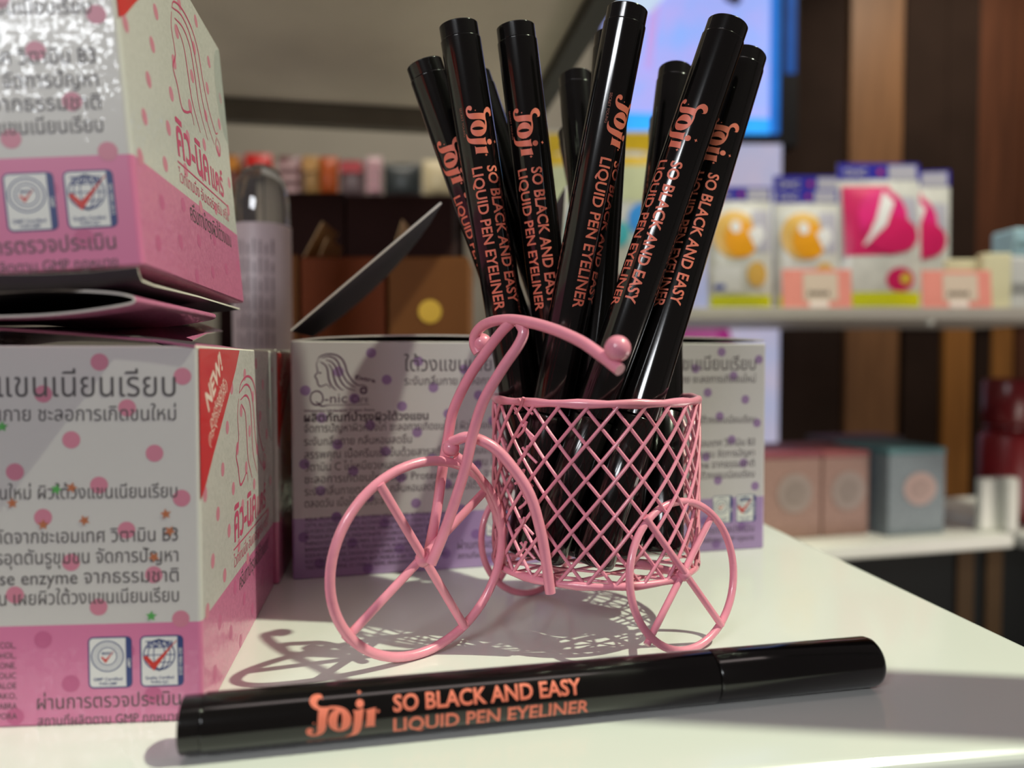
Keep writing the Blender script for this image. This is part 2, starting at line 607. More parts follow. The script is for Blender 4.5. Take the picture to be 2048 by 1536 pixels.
# ------------------------------------------------------------------ the wire tricycle
def tricycle():
    t = thing('tricycle_pen_holder', 'pink wire tricycle holding black pens in its mesh basket', 'pen holder', (0.0222, 0.194, 0))
    BC, BR, ZB, ZT = Vector((0.0222, 0.194, 0)), 0.0270, 0.0172, 0.0598

    def wheel(name, c, a, e, r, rw, spokes, stick):
        n = Vector((math.sin(a) * math.cos(e), -math.cos(a) * math.cos(e), math.sin(e)))
        t1 = Vector((math.cos(a), math.sin(a), 0))
        t2 = n.cross(t1)
        c = Vector(c)
        m = MB()
        m.tube([c + (t1 * math.cos(q * PI / 18) + t2 * math.sin(q * PI / 18)) * r for q in range(36)], rw, closed=True, sub=2)
        wo = m.build('wheel', PINKW, t, world=True)
        for i, ang in enumerate(spokes):
            q = math.radians(ang)
            d = t1 * math.cos(q) + t2 * math.sin(q)
            sh = n * (0.0006 if i else -0.0006)
            m = MB()
            m.tube([c + sh - d * (r + stick[i][0]), c + sh, c + sh + d * (r + stick[i][1])], rw * 0.92, sub=3)
            m.build('spoke', PINKW, wo, world=True)
        m = MB()
        m.ball(c, rw * 1.7, n=12)
        m.build('hub', PINKW, wo, world=True)
        return c, n

    fc, fn = wheel('front', (-0.0205, 0.166, 0.0241), math.radians(38.8), math.radians(-5.5), 0.0230, 0.00115, (39, 123), ((0.0012, 0.0008), (0.0, 0.0)))
    rc, rn = wheel('right', (0.0415, 0.1731, 0.0183), math.radians(33), math.radians(7.9), 0.01745, 0.00095, (46, 127), ((0.0018, 0.0), (0.0, 0.0016)))
    lc, ln = wheel('left', (0.0051, 0.2149, 0.0174), math.radians(33), math.radians(6), 0.0165, 0.00095, (46, 127), ((0, 0), (0, 0)))
    m = MB()
    m.tube([lc, (lc + rc) / 2, rc], 0.0010, sub=2)
    m.build('axle', PINKW, t, world=True)
    # fork, handlebar and frame wires
    m = MB()
    m.tube([P(*q) for q in ((862, 1128, .1635), (890, 1060, .1645), (914, 990, .1648), (932, 930, .1645), (948, 860, .164), (968, 800, .1632), (1003, 740, .1624), (1036, 692, .1616), (1047, 665, .1616), (1040, 648, .1625))], 0.00125)
    m.tube([P(*q) for q in ((853, 1125, .1690), (872, 1030, .1705), (882, 960, .1720), (889, 915, .1720), (897, 870, .1710), (907, 820, .1700), (936, 758, .1685), (975, 700, .167), (1003, 664, .1655), (1022, 645, .1645))], 0.00125)
    m.build('fork', PINKW, t, world=True)
    m = MB()
    m.tube([P(*q) for q in ((957, 706, .1745), (949, 690, .1748), (951, 668, .1740), (968, 650, .1715), (1000, 640, .1670), (1040, 641, .1620), (1100, 656, .1555), (1160, 682, .1490), (1205, 713, .1440), (1240, 740, .1405))], 0.00128)
    hb = m.build('handlebar', PINKW, t, world=True)
    for q, r in (((1235, 697, .1412), 0.0026), ((964, 686, .1752), 0.0024)):
        m = MB()
        m.ball(P(*q), r, n=20)
        m.build('grip_ball', PINKW, hb, world=True)
    m = MB()
    m.tube([P(*q) for q in ((903, 884, .168), (938, 874, .1664), (985, 893, .1662), (1025, 935, .1667), (1060, 990, .1672), (1081, 1060, .168), (1092, 1120, .1684), (1101, 1186, .1686))], 0.0013)
    m.tube([P(*q) for q in ((912, 912, .1690), (945, 938, .1712), (975, 985, .1765), (997, 1040, .1795), (1006, 1090, .1815), (1004, 1142, .1838))], 0.0011)
    m.ball(P(902, 896, .1685), 0.0020, n=14)
    m.build('frame', PINKW, t, world=True)
    # basket
    b = bpy.data.objects.new('basket', None)
    COL.objects.link(b)
    b.parent = t
    b.location = (0, 0, 0)

    def cyl(th, z, r=BR):
        return BC + Vector((r * math.cos(th), r * math.sin(th), z))
    m = MB()
    N, ROWS = 25, 10.3
    rows = 42
    for k in range(N):
        for sg in (1, -1):
            pts = []
            for j in range(rows + 1):
                f = j / rows
                th = 2 * PI * (k + sg * f * ROWS / 2 * 1.0) / N
                # the expanded-metal strands pull together at each node
                ph = f * ROWS
                jr = 0.00022 if sg > 0 else -0.00022
                pts.append(cyl(th, ZB + f * (ZT - ZB), BR + jr))
            m.tube(pts, 0.00046, n=6, sub=1)
    m.build('mesh_wall', PINKW, b, world=True)
    m = MB()
    # frayed seam ends of the mesh, on the left of the front
    for k in range(7):
        th = math.radians(226) + random.uniform(-.05, .05)
        z = ZB + 0.005 + k * 0.0058
        m.tube([cyl(th - 0.1, z), cyl(th, z + 0.0018, BR + 0.0006), cyl(th + 0.05, z + 0.0040, BR + 0.0011)], 0.00042, n=6, sub=3)
        m.tube([cyl(th + 0.12, z), cyl(th + 0.02, z + 0.0022, BR + 0.0004), cyl(th - 0.02, z + 0.0036, BR + 0.0009)], 0.00038, n=6, sub=3)
    m.build('seam', PINKW, b, world=True)
    m = MB()
    d1, d2 = Vector((0.819, 0.574, 0)), Vector((0.94, -0.342, 0))
    for d, nn in ((d1, Vector((-d1.y, d1.x, 0))), (d2, Vector((-d2.y, d2.x, 0)))):
        for k in range(-3, 4):
            o = k * 0.0072
            h = math.sqrt(max(0, BR ** 2 - o ** 2))
            m.tube([BC + nn * o - d * h + Vector((0, 0, ZB)), BC + nn * o + d * h + Vector((0, 0, ZB))], 0.00042, n=6, sub=2)
    m.build('mesh_floor', PINKW, b, world=True)
    for nm, z, r in (('rim', ZT, 0.00105), ('base_ring', ZB, 0.00095)):
        m = MB()
        pts = [cyl(2 * PI * k / 48, z) for k in range(48)]
        rw = []
        for k in range(48):
            th = 2 * PI * k / 48
            e = Vector((math.cos(th), math.sin(th), 0))
            rw.append([cyl(th, z) + e * (0.00085 * math.cos(q * PI / 6)) + Vector((0, 0, (r + 0.0002 * math.sin(k * 1.7)) * math.sin(q * PI / 6))) for q in range(12)])
        rw.append(rw[0])
        m.grid(rw, 0, True, True)
        m.build(nm, PINKW, b, world=True)
    return t


tricycle()
# ------------------------------------------------------------------ cream cartons
BW, BD, BAND = 0.0840, 0.0848, 0.0195
GLINT_A = mat('green_glint_paint', lin(120, 215, 120), 0.3, metal=0.6)  # green and orange glints of the film, painted as colour
GLINT_B = mat('orange_glint_paint', lin(240, 150, 110), 0.3, metal=0.6)
SEALW = mat('seal_white', lin(225, 222, 222), 0.4)
SEALB = mat('seal_blue', lin(52, 66, 122), 0.4)
SEALR = mat('seal_red', lin(205, 52, 44), 0.4)
REDF = mat('red_flash', lin(214, 30, 34), 0.3, coat=0.4)
TAPE = mat('clear_tape', lin(190, 195, 195), 0.2, trans=0.0, alpha=0.45)
PALS = {
    'pink': dict(paper=mat('pearl_white_card', lin(206, 200, 199), 0.36, coat=0.5, var=0.015, scale=12, glitter=0.12),
                 band=mat('pink_card', lin(214, 120, 162), 0.36, coat=0.5, var=0.03, scale=12, glitter=0.12),
                 dot=mat('pink_dot_print', lin(206, 128, 150), 0.4, var=0.05),
                 dot2=mat('rose_dot_print', lin(196, 98, 142), 0.4, var=0.05),
                 ink=mat('grey_ink', lin(82, 76, 78), 0.5), art=mat('rose_ink', lin(196, 74, 112), 0.4),
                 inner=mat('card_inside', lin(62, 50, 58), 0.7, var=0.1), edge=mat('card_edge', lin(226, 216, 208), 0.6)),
    'purple': dict(paper=mat('pearl_lilac_card', lin(200, 192, 198), 0.36, coat=0.5, var=0.015, scale=12, glitter=0.10),
                   band=mat('purple_card', lin(166, 136, 186), 0.36, coat=0.5, var=0.03, scale=12, glitter=0.10),
                   dot=mat('purple_dot_print', lin(150, 120, 166), 0.4, var=0.05),
                   dot2=mat('violet_dot_print', lin(136, 100, 160), 0.4, var=0.05),
                   ink=mat('plum_ink', lin(74, 62, 74), 0.5), art=mat('plum_art_ink', lin(92, 66, 92), 0.4),
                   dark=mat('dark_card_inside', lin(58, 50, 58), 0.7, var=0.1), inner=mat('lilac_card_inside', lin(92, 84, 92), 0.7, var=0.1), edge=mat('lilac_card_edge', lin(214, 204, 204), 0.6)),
}
HEAD = [[(560, 270), (525, 350), (545, 450), (540, 510), (495, 565), (530, 620), (555, 720), (590, 755), (650, 740), (710, 720), (770, 790)],
        [(555, 265), (570, 225), (620, 190), (740, 160), (880, 180), (980, 250), (1040, 360), (1070, 480), (1130, 600), (1200, 690), (1280, 745), (1370, 740), (1450, 790)],
        [(610, 235), (740, 205), (850, 240), (920, 330), (970, 480), (1050, 640), (1150, 740), (1230, 780)],
        [(690, 265), (790, 300), (870, 400), (910, 520), (960, 660), (1060, 780), (1220, 840)],
        [(740, 340), (800, 430), (830, 560), (870, 700), (940, 790), (1010, 830)],
        [(590, 300), (680, 360), (725, 460), (740, 600), (770, 700), (820, 780), (880, 830)],
        [(568, 500), (590, 508), (612, 500)]]
HEADSIDE = [[(228, 430), (222, 520), (226, 640), (214, 720), (222, 790), (230, 885), (245, 880), (262, 850), (268, 905)],
            [(230, 405), (240, 350), (268, 318), (296, 340), (314, 420), (322, 560), (335, 690), (350, 770), (358, 795), (368, 775)],
            [(232, 400), (262, 362), (288, 400), (302, 520), (310, 680), (326, 800), (346, 880)],
            [(236, 440), (262, 422), (282, 470), (290, 600), (296, 760), (318, 900)],
            [(240, 462), (258, 520), (264, 640), (270, 780), (290, 905)],
            [(360, 810), (352, 880), (366, 910), (372, 850), (362, 815)]]


def seal(parent, x0, y0, w, h, xf, kind):
    """a certification mark: white rounded card, blue frame and side strip, drawing in the middle"""
    m = MB()
    r = w * 0.12

    def rr(ix):
        pts = []
        for cx, cy, a in ((x0 + w - r, y0 + h - r, 0), (x0 + r, y0 + h - r, 90), (x0 + r, y0 + r, 180), (x0 + w - r, y0 + r, 270)):
            for k in range(4):
                q = math.radians(a + k * 30)
                pts.append((cx + (r - ix) * math.cos(q), cy + (r - ix) * math.sin(q)))
        return pts
    z = lambda d: (lambda a, b: xf(a, b, d))
    m.poly(rr(0), 1, z(1.0))
    m.poly(rr(w * 0.035), 0, z(1.3))
    m.face([z(1.6)(*q) for q in ((x0 + w * .86, y0 + h * .03), (x0 + w * .975, y0 + h * .03), (x0 + w * .975, y0 + h * .97), (x0 + w * .86, y0 + h * .97))], 1)
    cx, cy, R = x0 + w * .44, y0 + h * .62, w * .36
    q = z(1.6)
    m.ring((cx, cy), R, w * .03, 1, q)
    if kind == 'globe':
        for f in (0.35, 0.72):
            m.ring((cx, cy), R * f, w * .022, 1, lambda a, b: q(a, cy + (b - cy) * (1 / f)))
        for dy in (-.5, 0, .5):
            hw = R * math.sqrt(1 - dy * dy)
            m.face([q(cx - hw, cy + dy * R - w * .012), q(cx + hw, cy + dy * R - w * .012), q(cx + hw, cy + dy * R + w * .012), q(cx - hw, cy + dy * R + w * .012)], 1)
        m.text('TQCSI', cx, y0 + h * .79, h * .1, z(2.0), 1, width=w * .62, align='C', bold=.03)
        ck = [(cx - R * 1.05, cy - R * .12), (cx - R * .8, cy - R * .02), (cx - R * .35, cy - R * .5), (cx + R * 1.1, cy + R * .85), (cx + R * 1.15, cy + R * 1.0), (cx - R * .35, cy - R * 1.05)]
        m.poly(ck, 2, z(2.2))
        side, l1, l2 = 'ISO 9001:2015', 'Quality Certified', 'TH93-QC'
    else:
        m.ring((cx, cy), R * .6, w * .025, 1, q)
        m.ring((cx, cy), R * .8, w * .012, 1, q)
        m.text('MASCI', cx, cy + R * .12, h * .05, z(2.0), 1, width=R * .7, align='C', bold=.03)
        s = .5
        ck = [(cx - R * .42, cy - R * .05), (cx - R * .32, cy), (cx - R * .12, cy - R * .2), (cx + R * .45, cy + R * .4), (cx - R * .12, cy - R * .45)]
        m.poly(ck, 2, z(2.2))
        side, l1, l2 = 'GMP', 'GMP Certified', 'TH93-GMP'
    m.text(l1, cx, y0 + h * .15, h * .055, z(1.8), 1, width=w * .66, align='C', bold=.02)
    m.text(l2, cx, y0 + h * .06, h * .055, z(1.8), 1, width=w * .42, align='C', bold=.02)
    m.text(side, 0, -w * .03, w * .075, lambda a, b: xf(x0 + w * .92 + b, y0 + h * .48 - a, 2.0), 0, align='C', bold=.01)
    o = m.build('certification_seal', [SEALW, SEALB, SEALR], parent)
    return o


def carton(label, origin, rot, pal, k=0.0, group=None, front=('copy', 'seals'), logo=False, side=None, tilt=0.0, BH=0.0727):
    """printed cube carton; local x runs left (negative), y back, z up from the front right bottom corner"""
    p = PALS[pal]
    t = thing('cream_carton', label, 'box', origin, (0, tilt, rot), group)

    def sh(x, y, z):
        return Vector((x + k * y, y, z))
    # shell: rounded plan, outside and inside walls, colour band at the foot
    r = 0.0009
    plan = []
    for cx, cy, a in ((-r, BD - r, 0), (-BW + r, BD - r, 90), (-BW + r, r, 180), (-r, r, 270)):
        for q in range(5):
            an = math.radians(a + q * 22.5)
            plan.append((cx, cy, math.cos(an), math.sin(an)))
    ringo = lambda z, rr: [sh(cx + rr * c, cy + rr * s, z) for cx, cy, c, s in plan]
    m = MB()
    m.grid([ringo(0, r - 0.0004), ringo(0.0004, r), ringo(BAND, r)], 1, True)
    m.grid([ringo(BAND, r), ringo(BH - 0.0003, r)], 0, True)
    m.grid([ringo(BH - 0.0003, r), ringo(BH, r - 0.0002), ringo(BH, r - 0.0005)], 3, True)
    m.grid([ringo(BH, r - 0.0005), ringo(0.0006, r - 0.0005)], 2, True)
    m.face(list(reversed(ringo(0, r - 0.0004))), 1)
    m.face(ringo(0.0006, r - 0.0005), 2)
    for q in range(len(m.sm)):
        m.sm[q] = False
    body = m.build('carton_body', [p['paper'], p['band'], p['inner'], p['edge']], t)

    def fx(a, b, d=1.0):        # front face: a metres from the right edge (positive to the left is negative), b up
        return sh(a, -0.00003 * d, b)

    def sx(a, b, d=1.0):        # right-hand face: a metres back from the front edge
        return sh(0.00003 * d, a, b)
    # polka dots
    m = MB()
    rd = 0.00165
    spots = []
    for i in range(-9, 10):
        for j in range(-9, 12):
            x = -0.0182 + i * 0.0152 + j * 0.0049
            y = BH - 0.0031 - i * 0.0027 - j * 0.0087
            if -BW + rd < x < -rd - 0.0003 and rd < y < BH - rd:
                spots.append((x, y))
    for x, y in spots:
        m.disc((x, y), rd, int(y < BAND), 20, lambda a, b: fx(a, b, 0.8))
    if side:
        for x, y in spots:
            if -BW + 0.002 < x < -0.002:
                m.disc((-x, y), rd * 0.95, int(y < BAND), 18, lambda a, b: sx(a, b, 0.8))
    m.build('dot_print', [p['dot'], p['dot2']], t)
    mm = 0.001
    m = MB()
    T = lambda s, x, y, h, w=None, al='R', bold=0.0, mat_i=0: m.text(s, x * mm, BH - y * mm, h * mm, lambda a, b: fx(a, b, 1.6), mat_i, width=w * mm if w else None, align=al, bold=bold)
    if front:
        T('ใต้วงแขนเนียนเรียบ', -4.3, 9.6, 3.7, 44.0)
        T('ระงับกลิ่นกาย ชะลอการเกิดขนใหม่', -4.3, 14.2, 2.15, 44.0)
        T('ผลิตภัณฑ์บำรุงผิวใต้วงแขน', -80, 25.6, 2.0, 39.5, 'L', .022)
        T('จัดการปัญหาผิวหนังไก่ ชะลอการเกิดขนใหม่ ผิวใต้วงแขนเนียนเรียบ', -4.3, 29.0, 2.0, 75.7)
        T('ระงับกลิ่นกาย กลิ่นหอมสดชื่น', -80, 33.2, 2.0, 34, 'L')
        T('สรรพคุณ เนื้อครีมเข้มข้นด้วยสารสกัดจากชะเอมเทศ วิตามิน B3', -4.3, 37.4, 2.05, 75.7)
        T('วิตามิน C ไม่เหนียวเหนอะหนะ ลดการอุดตันรูขุมขน จัดการปัญหา', -4.3, 41.4, 2.05, 75.7)
        T('ชะลอการเกิดขนใหม่ ด้วย Protease enzyme จากธรรมชาติ', -4.3, 45.3, 2.05, 75.7)
        T('ระงับกลิ่นกายตลอดวัน กลิ่นหอมสดชื่น เผยผิวใต้วงแขนเนียนเรียบ', -4.3, 49.2, 2.05, 75.7)
        T('ตลอดวัน เมื่อใช้เป็นประจำ', -80, 53.0, 2.0, 26, 'L')
        T('ผ่านการตรวจประเมิน', -4.3, 69.4, 2.1, 26.5)
        T('สถานที่ผลิตตาม GMP กฎหมาย', -4.3, 72.6, 1.45, 26.5)
        ing = ['AQUA, PROPYLENE GLYCOL, GLYCERIN, STEARIC ACID, BUTYLENE GLYCOL,', 'CETYL ALCOHOL, CETEARYL ALCOHOL, NIACINAMIDE, STEARYL ALCOHOL,',
               'GLYCERYL STEARATE, DIMETHICONE, MINERAL OIL, CYCLOPENTASILICONE,', 'POTASSIUM AZELOYL DIGLYCINATE, LICORICE EXTRACT, GLYCOLIC',
               'PHENOXYETHANOL, ASCORBYL GLUCOSIDE, PAPAIN, PROTEASE, ALOE', 'BARBADENSIS LEAF JUICE, TOCOPHERYL ACETATE, PERFUME, LAKO,',
               'SODIUM HYDROXIDE, DISODIUM EDTA, CARBOMER, GLYCYRRHIZA GLABRA', 'ROOT EXTRACT, ALLANTOIN, BHT, MORUS ALBA, CENTELLA, NIPORA', 'TRIETHANOLAMINE, CI 17200, CI 42090, FRAGRANCE, PEG-100']
        for q, s in enumerate(ing):
            T(s, -80, 57.4 + q * 1.95, 1.15, 45.5 if q < 8 else 40, 'L')
        m.build('printed_text', [p['ink']], t)
        # head-in-profile emblem with lettering, upper left
        m = MB()
        e = lambda q: (-BW + ((580 + q[0] / 9.309) - 587) / 6.2 * mm, BH - ((690 + q[1] / 9.309) - 682) / 6.2 * mm)
        xf = lambda a, b: fx(a, b, 1.6)
        for i, s in enumerate(HEAD):
            m.ribbon([e(q) for q in s], 0.00052 if i else 0.00042, 0, xf, 4)
        c = e((1370, 840))
        m.disc(c, 0.00125, 0, 20, xf)
        for a, b in ((0.0007, 0.0002), (0.0002, 0.0007)):
            m.face([fx(c[0] - a, c[1] - b, 2), fx(c[0] + a, c[1] - b, 2), fx(c[0] + a, c[1] + b, 2), fx(c[0] - a, c[1] + b, 2)], 1)
        c = e((525, 970))
        m.ring(c, 0.00195, 0.0004, 0, xf, 28, 1.15)
        m.ribbon([(c[0] - .0004, c[1] - .0012), (c[0] + .0006, c[1] - .0017), (c[0] + .0016, c[1] - .0026), (c[0] + .004, c[1] - .0022)], .0005, 0, xf)
        c = e((665, 1062))
        m.text('-nic', c[0], c[1], .0030, xf, 0, width=.0070)
        c = e((1150, 1062))
        m.text('Care', c[0], c[1], .0023, xf, 0, width=.0052)
        c0, c1 = e((720, 1100)), e((1470, 1100))
        m.face([xf(c0[0], c0[1] - .00012), xf(c1[0], c1[1] - .00012), xf(c1[0], c1[1] + .00012), xf(*c0)], 0)
        c = e((1215, 620))
        m.text('Extra', 0, 0, .0013, lambda a, b: xf(c[0] + a * .97 + b * .2, c[1] - a * .2 + b * .97), 0, width=.0066, bold=.03)
        c = e((290, 1225))
        m.text('Whitening Underarm Cream Extra', c[0], c[1], .0008, xf, 0, width=.0222, bold=.02)
        m.build('profile_emblem', [p['art'], p['paper']], t)
        seal(t, -0.0117, BH - 0.0657, 0.0081, 0.0100, fx, 'globe')
        seal(t, -0.0213, BH - 0.0657, 0.0081, 0.0100, fx, 'ring')
    if side:
        SX, SZ = 0.0025, 0.0030
        m = MB()
        sT = lambda s, a, b, h, w, mi=0, bold=0.0: m.text(s, a * mm, b * mm, h * mm, lambda x, y: sx(x - SX, y + SZ, 1.6), mi, width=w * mm, bold=bold)
        # crop pixels of the emblem turned into metres on the side face
        e = lambda q: ((35 + (q[0] - 214) / (372 - 214) * 40) * mm, (63 - (q[1] - 315) / (905 - 315) * 27) * mm)
        for i, s in enumerate(HEADSIDE):
            m.ribbon([e(q) for q in s], 0.0007, 0, lambda a, b: sx(a - SX, b + SZ, 1.6), 4)
        sT('คิว-นิค', 32, 24.6, 6.4, 27, 0, .02)
        sT('แคร์', 61, 24.6, 5.0, 13, 0, .02)
        m.face([sx(.031 - SX, .0227 + SZ, 1.6), sx(.078 - SX, .0227 + SZ, 1.6), sx(.078 - SX, .0231 + SZ, 1.6), sx(.031 - SX, .0231 + SZ, 1.6)], 0)
        sT('ไวท์เทนนิ่ง อันเดอร์อาร์ม ครีม', 31, 18.6, 2.2, 46, 0)
        sT('ครีมทาบำรุงผิวใต้วงแขน', 37, 11.5, 3.0, 40, 1)
        m.build('side_print', [p['art'], p['ink']], t)
        if side in ('full', 'flash'):
            m = MB()
            pts = [(0.0003, BH), (0.0003, BH - 0.0292), (0.004, BH - 0.0270), (0.010, BH - 0.0222), (0.018, BH - 0.0162), (0.026, BH - 0.0100), (0.033, BH - 0.0045), (0.0375, BH)]
            m.poly([(a, b - 0.0004) for a, b in pts], 0, lambda a, b: sx(a, b, 2.0))
            # the flash wraps a sliver onto the front edge
            ang = math.radians(34.5)

            def dx(off, drop):
                return lambda a, b: sx(off[0] + a * math.cos(ang) - b * math.sin(ang), off[1] + a * math.sin(ang) + b * math.cos(ang), 2.6)
            m.text('NEW!', 0, 0, .0044, dx((.0068, BH - .0132), 0), 1, width=.0155, bold=.03)
            m.text('packaging', 0, 0, .0024, dx((.0088, BH - .0164), 0), 1, width=.0150)
            m.text('(กระปุกโฉมใหม่)', 0, 0, .0021, dx((.0076, BH - .0202), 0), 1, width=.0200)
            f = m.build('corner_flash', [REDF, mat('flash_lettering', lin(238, 214, 206), 0.4)], t)
            f['label'] = 'red corner flash with white lettering'
            # clear seal round the back edge
            m = MB()
            pts = [(BD - 0.0106 * math.cos(q * PI / 12 - PI / 2) * (1 if True else 0), BH - 0.014 + 0.0135 * math.sin(q * PI / 12 - PI / 2)) for q in range(13)]
            m.poly([(BD - 0.0003, BH - 0.0275)] + pts[1:-1] + [(BD - 0.0003, BH - 0.0005)], 0, lambda a, b: sx(a, b, 2.2))
            m.build('tape_seal', [TAPE], t)
    return t, sh


def glint_stars(t, sh, spots):  # film glints put in as small tinted stars
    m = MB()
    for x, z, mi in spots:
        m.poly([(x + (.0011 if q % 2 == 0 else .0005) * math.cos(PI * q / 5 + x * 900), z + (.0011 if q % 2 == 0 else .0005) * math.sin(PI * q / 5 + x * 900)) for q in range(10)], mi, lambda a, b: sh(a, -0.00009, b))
    o = m.build('painted_glints', [GLINT_A, GLINT_B], t)
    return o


def sheet(name, rows, t, mats, thick=0.0004, world=True):
    """a bent sheet of card with two faces and a paper edge"""
    m = MB()
    R = [[Vector(q) for q in r] for r in rows]
    A, B = len(R), len(R[0])
    off = []
    for a in range(A):
        row = []
        for b in range(B):
            du = R[min(a + 1, A - 1)][b] - R[max(a - 1, 0)][b]
            dv = R[a][min(b + 1, B - 1)] - R[a][max(b - 1, 0)]
            n = du.cross(dv)
            row.append(R[a][b] + (n.normalized() if n.length > 1e-12 else Vector((0, 0, 1))) * thick)
        off.append(row)
    m.grid(R[::-1], 1)
    m.grid(off, 0)
    for e1, e2 in ((R[0], off[0]), (off[-1], R[-1]), ([r[0] for r in off], [r[0] for r in R]), ([r[-1] for r in R], [r[-1] for r in off])):
        m.grid([e1, e2], 2, smooth=False)
    return m.build(name, mats, t, world=world)


BH, PH = 0.0727, 0.0760
GB = 'cube cartons of underarm cream'
# --- lower pink carton
pk = PALS['pink']
CR = math.radians(4.3)
low, shl = carton('pink and white cream carton at lower left, standing on the counter under a tilted one', (-0.0599, 0.1386, 0), CR, 'pink', k=-math.tan(math.radians(5.1)), group=GB, side='full')
glint_stars(low, shl, [(-.036, .0575, 0), (-.0265, .0455, 0), (-.0237, .0458, 1), (-.0385, .046, 1), (-.0395, .0410, 1), (-.0345, .0430, 1), (-.0065, .0405, 1), (-.0058, .0372, 1), (-.0215, .0395, 1), (-.0088, .0322, 1), (-.0290, .0388, 1), (-.0095, .0208, 0)])
BH, PH = 0.0727, 0.0760
Ml = world_of(low)
rows = []
for i in range(13):
    x = -0.0005 - i * 0.00685
    q = -x / BW
    z = BH + 0.0008 + 0.0036 * math.sin(min(1, q * 1.35) * PI / 2) * (1 - max(0, q - 0.72) * 3.4)
    if i == 0:
        z -= 0.0004
    rows.append([Ml @ shl(x, y, z + dz) for y, dz in ((-0.0006, -0.0004), (0.0002, 0.0), (0.02, 0.0), (BD - 0.001, -0.001))])
sheet('lid', rows, low, [pk['band'], pk['inner'], pk['band']], 0.0004)


def loop_flap(t, pts, y0, depth, mats):
    rows = []
    sp = spline([Vector(p) for p in pts], 5)
    d = Vector((-0.12, 0.99, 0))
    for p in sp:
        rows.append([p, p + d * depth * 0.5, p + d * depth])
    return sheet('dust_flap', rows, t, mats, 0.0004)


Y0 = 0.1290
loop_flap(low, [P(u, v, Y0) for u, v in ((-60, 594), (0, 588), (80, 583), (160, 584), (225, 588), (258, 594), (267, 599), (258, 605), (215, 613), (150, 622), (80, 628), (0, 631), (-60, 632))], Y0, 0.05,
          [pk['band'], pk['inner'], pk['edge']])

rows = []
for i in range(9):
    x = -0.012 - i * 0.0088
    rows.append([Ml @ shl(x, y, BH + 0.0046 - 0.0036 * (i == 0) + f * (0.0058 + x * 0.075)) for y, f in ((0.030, -0.35), (0.042, 0.25), (0.056, 0.7), (0.074, 0.98))])
sheet('back_flap', rows, low, [pk['inner'], pk['band'], pk['edge']], 0.0003)

# --- pink carton behind it
back, shb = carton('pink and white cream carton squeezed behind the lower left one, beside the lilac cartons', (-0.0727, 0.2242, 0), CR, 'pink', k=-math.tan(math.radians(5.1)), group=GB, front=None, side='flash')
Mb = world_of(back)
sheet('lid', [[Mb @ shb(x, y, BH + 0.0006) for y in (0.001, BD - 0.001)] for x in (-0.001, -0.04, -BW + 0.001)], back, [pk['band'], pk['inner'], pk['edge']])

# --- tilted pink carton on top
top, sht = carton('tilted pink and white cream carton at upper left, lying on the flaps of another', P(289, 531, 0.1285), math.radians(9.0), 'pink', group=GB, side='full', tilt=math.radians(-4.8))
Mt = world_of(top)
rows = []
for i in range(10):
    x = -0.0012 - i * 0.0082
    rows.append([Mt @ sht(x, y, z - 0.0004 * math.sin(i * 1.3)) for y, z in ((0.0004, -0.0001), (0.0007, -0.0012), (0.0016, -0.0022), (0.008, -0.0024), (0.04, -0.0018), (BD - 0.0015, -0.0016))])
sheet('bottom_flap', rows, top, [pk['inner'], pk['edge'], pk['edge']], 0.0004)

# --- the two lilac cartons
lp = PALS['purple']
PA = math.atan2(0.0393, 0.1638)
pl0, plv = Vector((-0.0699, 0.2286, 0)), Vector((math.cos(PA), math.sin(PA), 0))
kk = math.tan(math.radians(4.5))
pleft, shp = carton('lilac cream carton with raised flap, on the counter behind the front wheel', pl0 + plv * BW, PA, 'purple', k=kk, group=GB, BH=PH)
pright, shq = carton('lilac cream carton on the counter at the right, half hidden behind basket and pens', pl0 + plv * (2 * BW + 0.0004), PA, 'purple', k=kk, group=GB, BH=PH)
for o, sh_, up in ((pleft, shp, 0.0021), (pright, shq, 0.0021)):
    M = world_of(o)
    rows = []
    for i in range(11):
        x = -0.0006 - i * (BW - 0.0012) / 10
        z = PH + 0.0003 + up * math.sin(PI * (0.12 + 0.88 * i / 10)) ** 0.6 * (1 if o is pleft else 1)
        rows.append([M @ sh_(x, y, z) for y in (0.0002, 0.03, BD - 0.0008)])
    sheet('lid', rows, o, [lp['edge'], lp['inner'], lp['edge']], 0.0005)


def raised_flap(t, hinge, along, across, depth, length, mats, bow):
    rows = []
    n = 16
    for i in range(n + 1):
        r = i / n
        s = depth * max(0.0, 1 - r ** 2.6) ** 0.6 + 0.0004
        c = hinge + across * (length * r)
        rows.append([c + along * (s * q / 4) + Vector((0, 0, -bow * math.sin(PI * r) * q / 4)) for q in range(5)])
    return sheet('raised_flap', rows, t, mats, 0.0007)


al = Vector((-0.157, 0.988, 0)).normalized()
tip = P(884, 407, 0.2361)
hg = pl0 + Vector((0.0004, 0.0004, PH + 0.0030))
ac = tip - hg
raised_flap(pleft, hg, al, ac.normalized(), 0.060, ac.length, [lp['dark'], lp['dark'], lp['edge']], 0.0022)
hg2 = pl0 + plv * (BW + 0.004) + Vector((0, 0.001, PH + 0.0034))
tip2 = P(1135, 372, 0.262)
ac2 = tip2 - hg2
raised_flap(pright, hg2, al, ac2.normalized(), 0.06, ac2.length, [lp['inner'], lp['edge'], lp['edge']], 0.002)

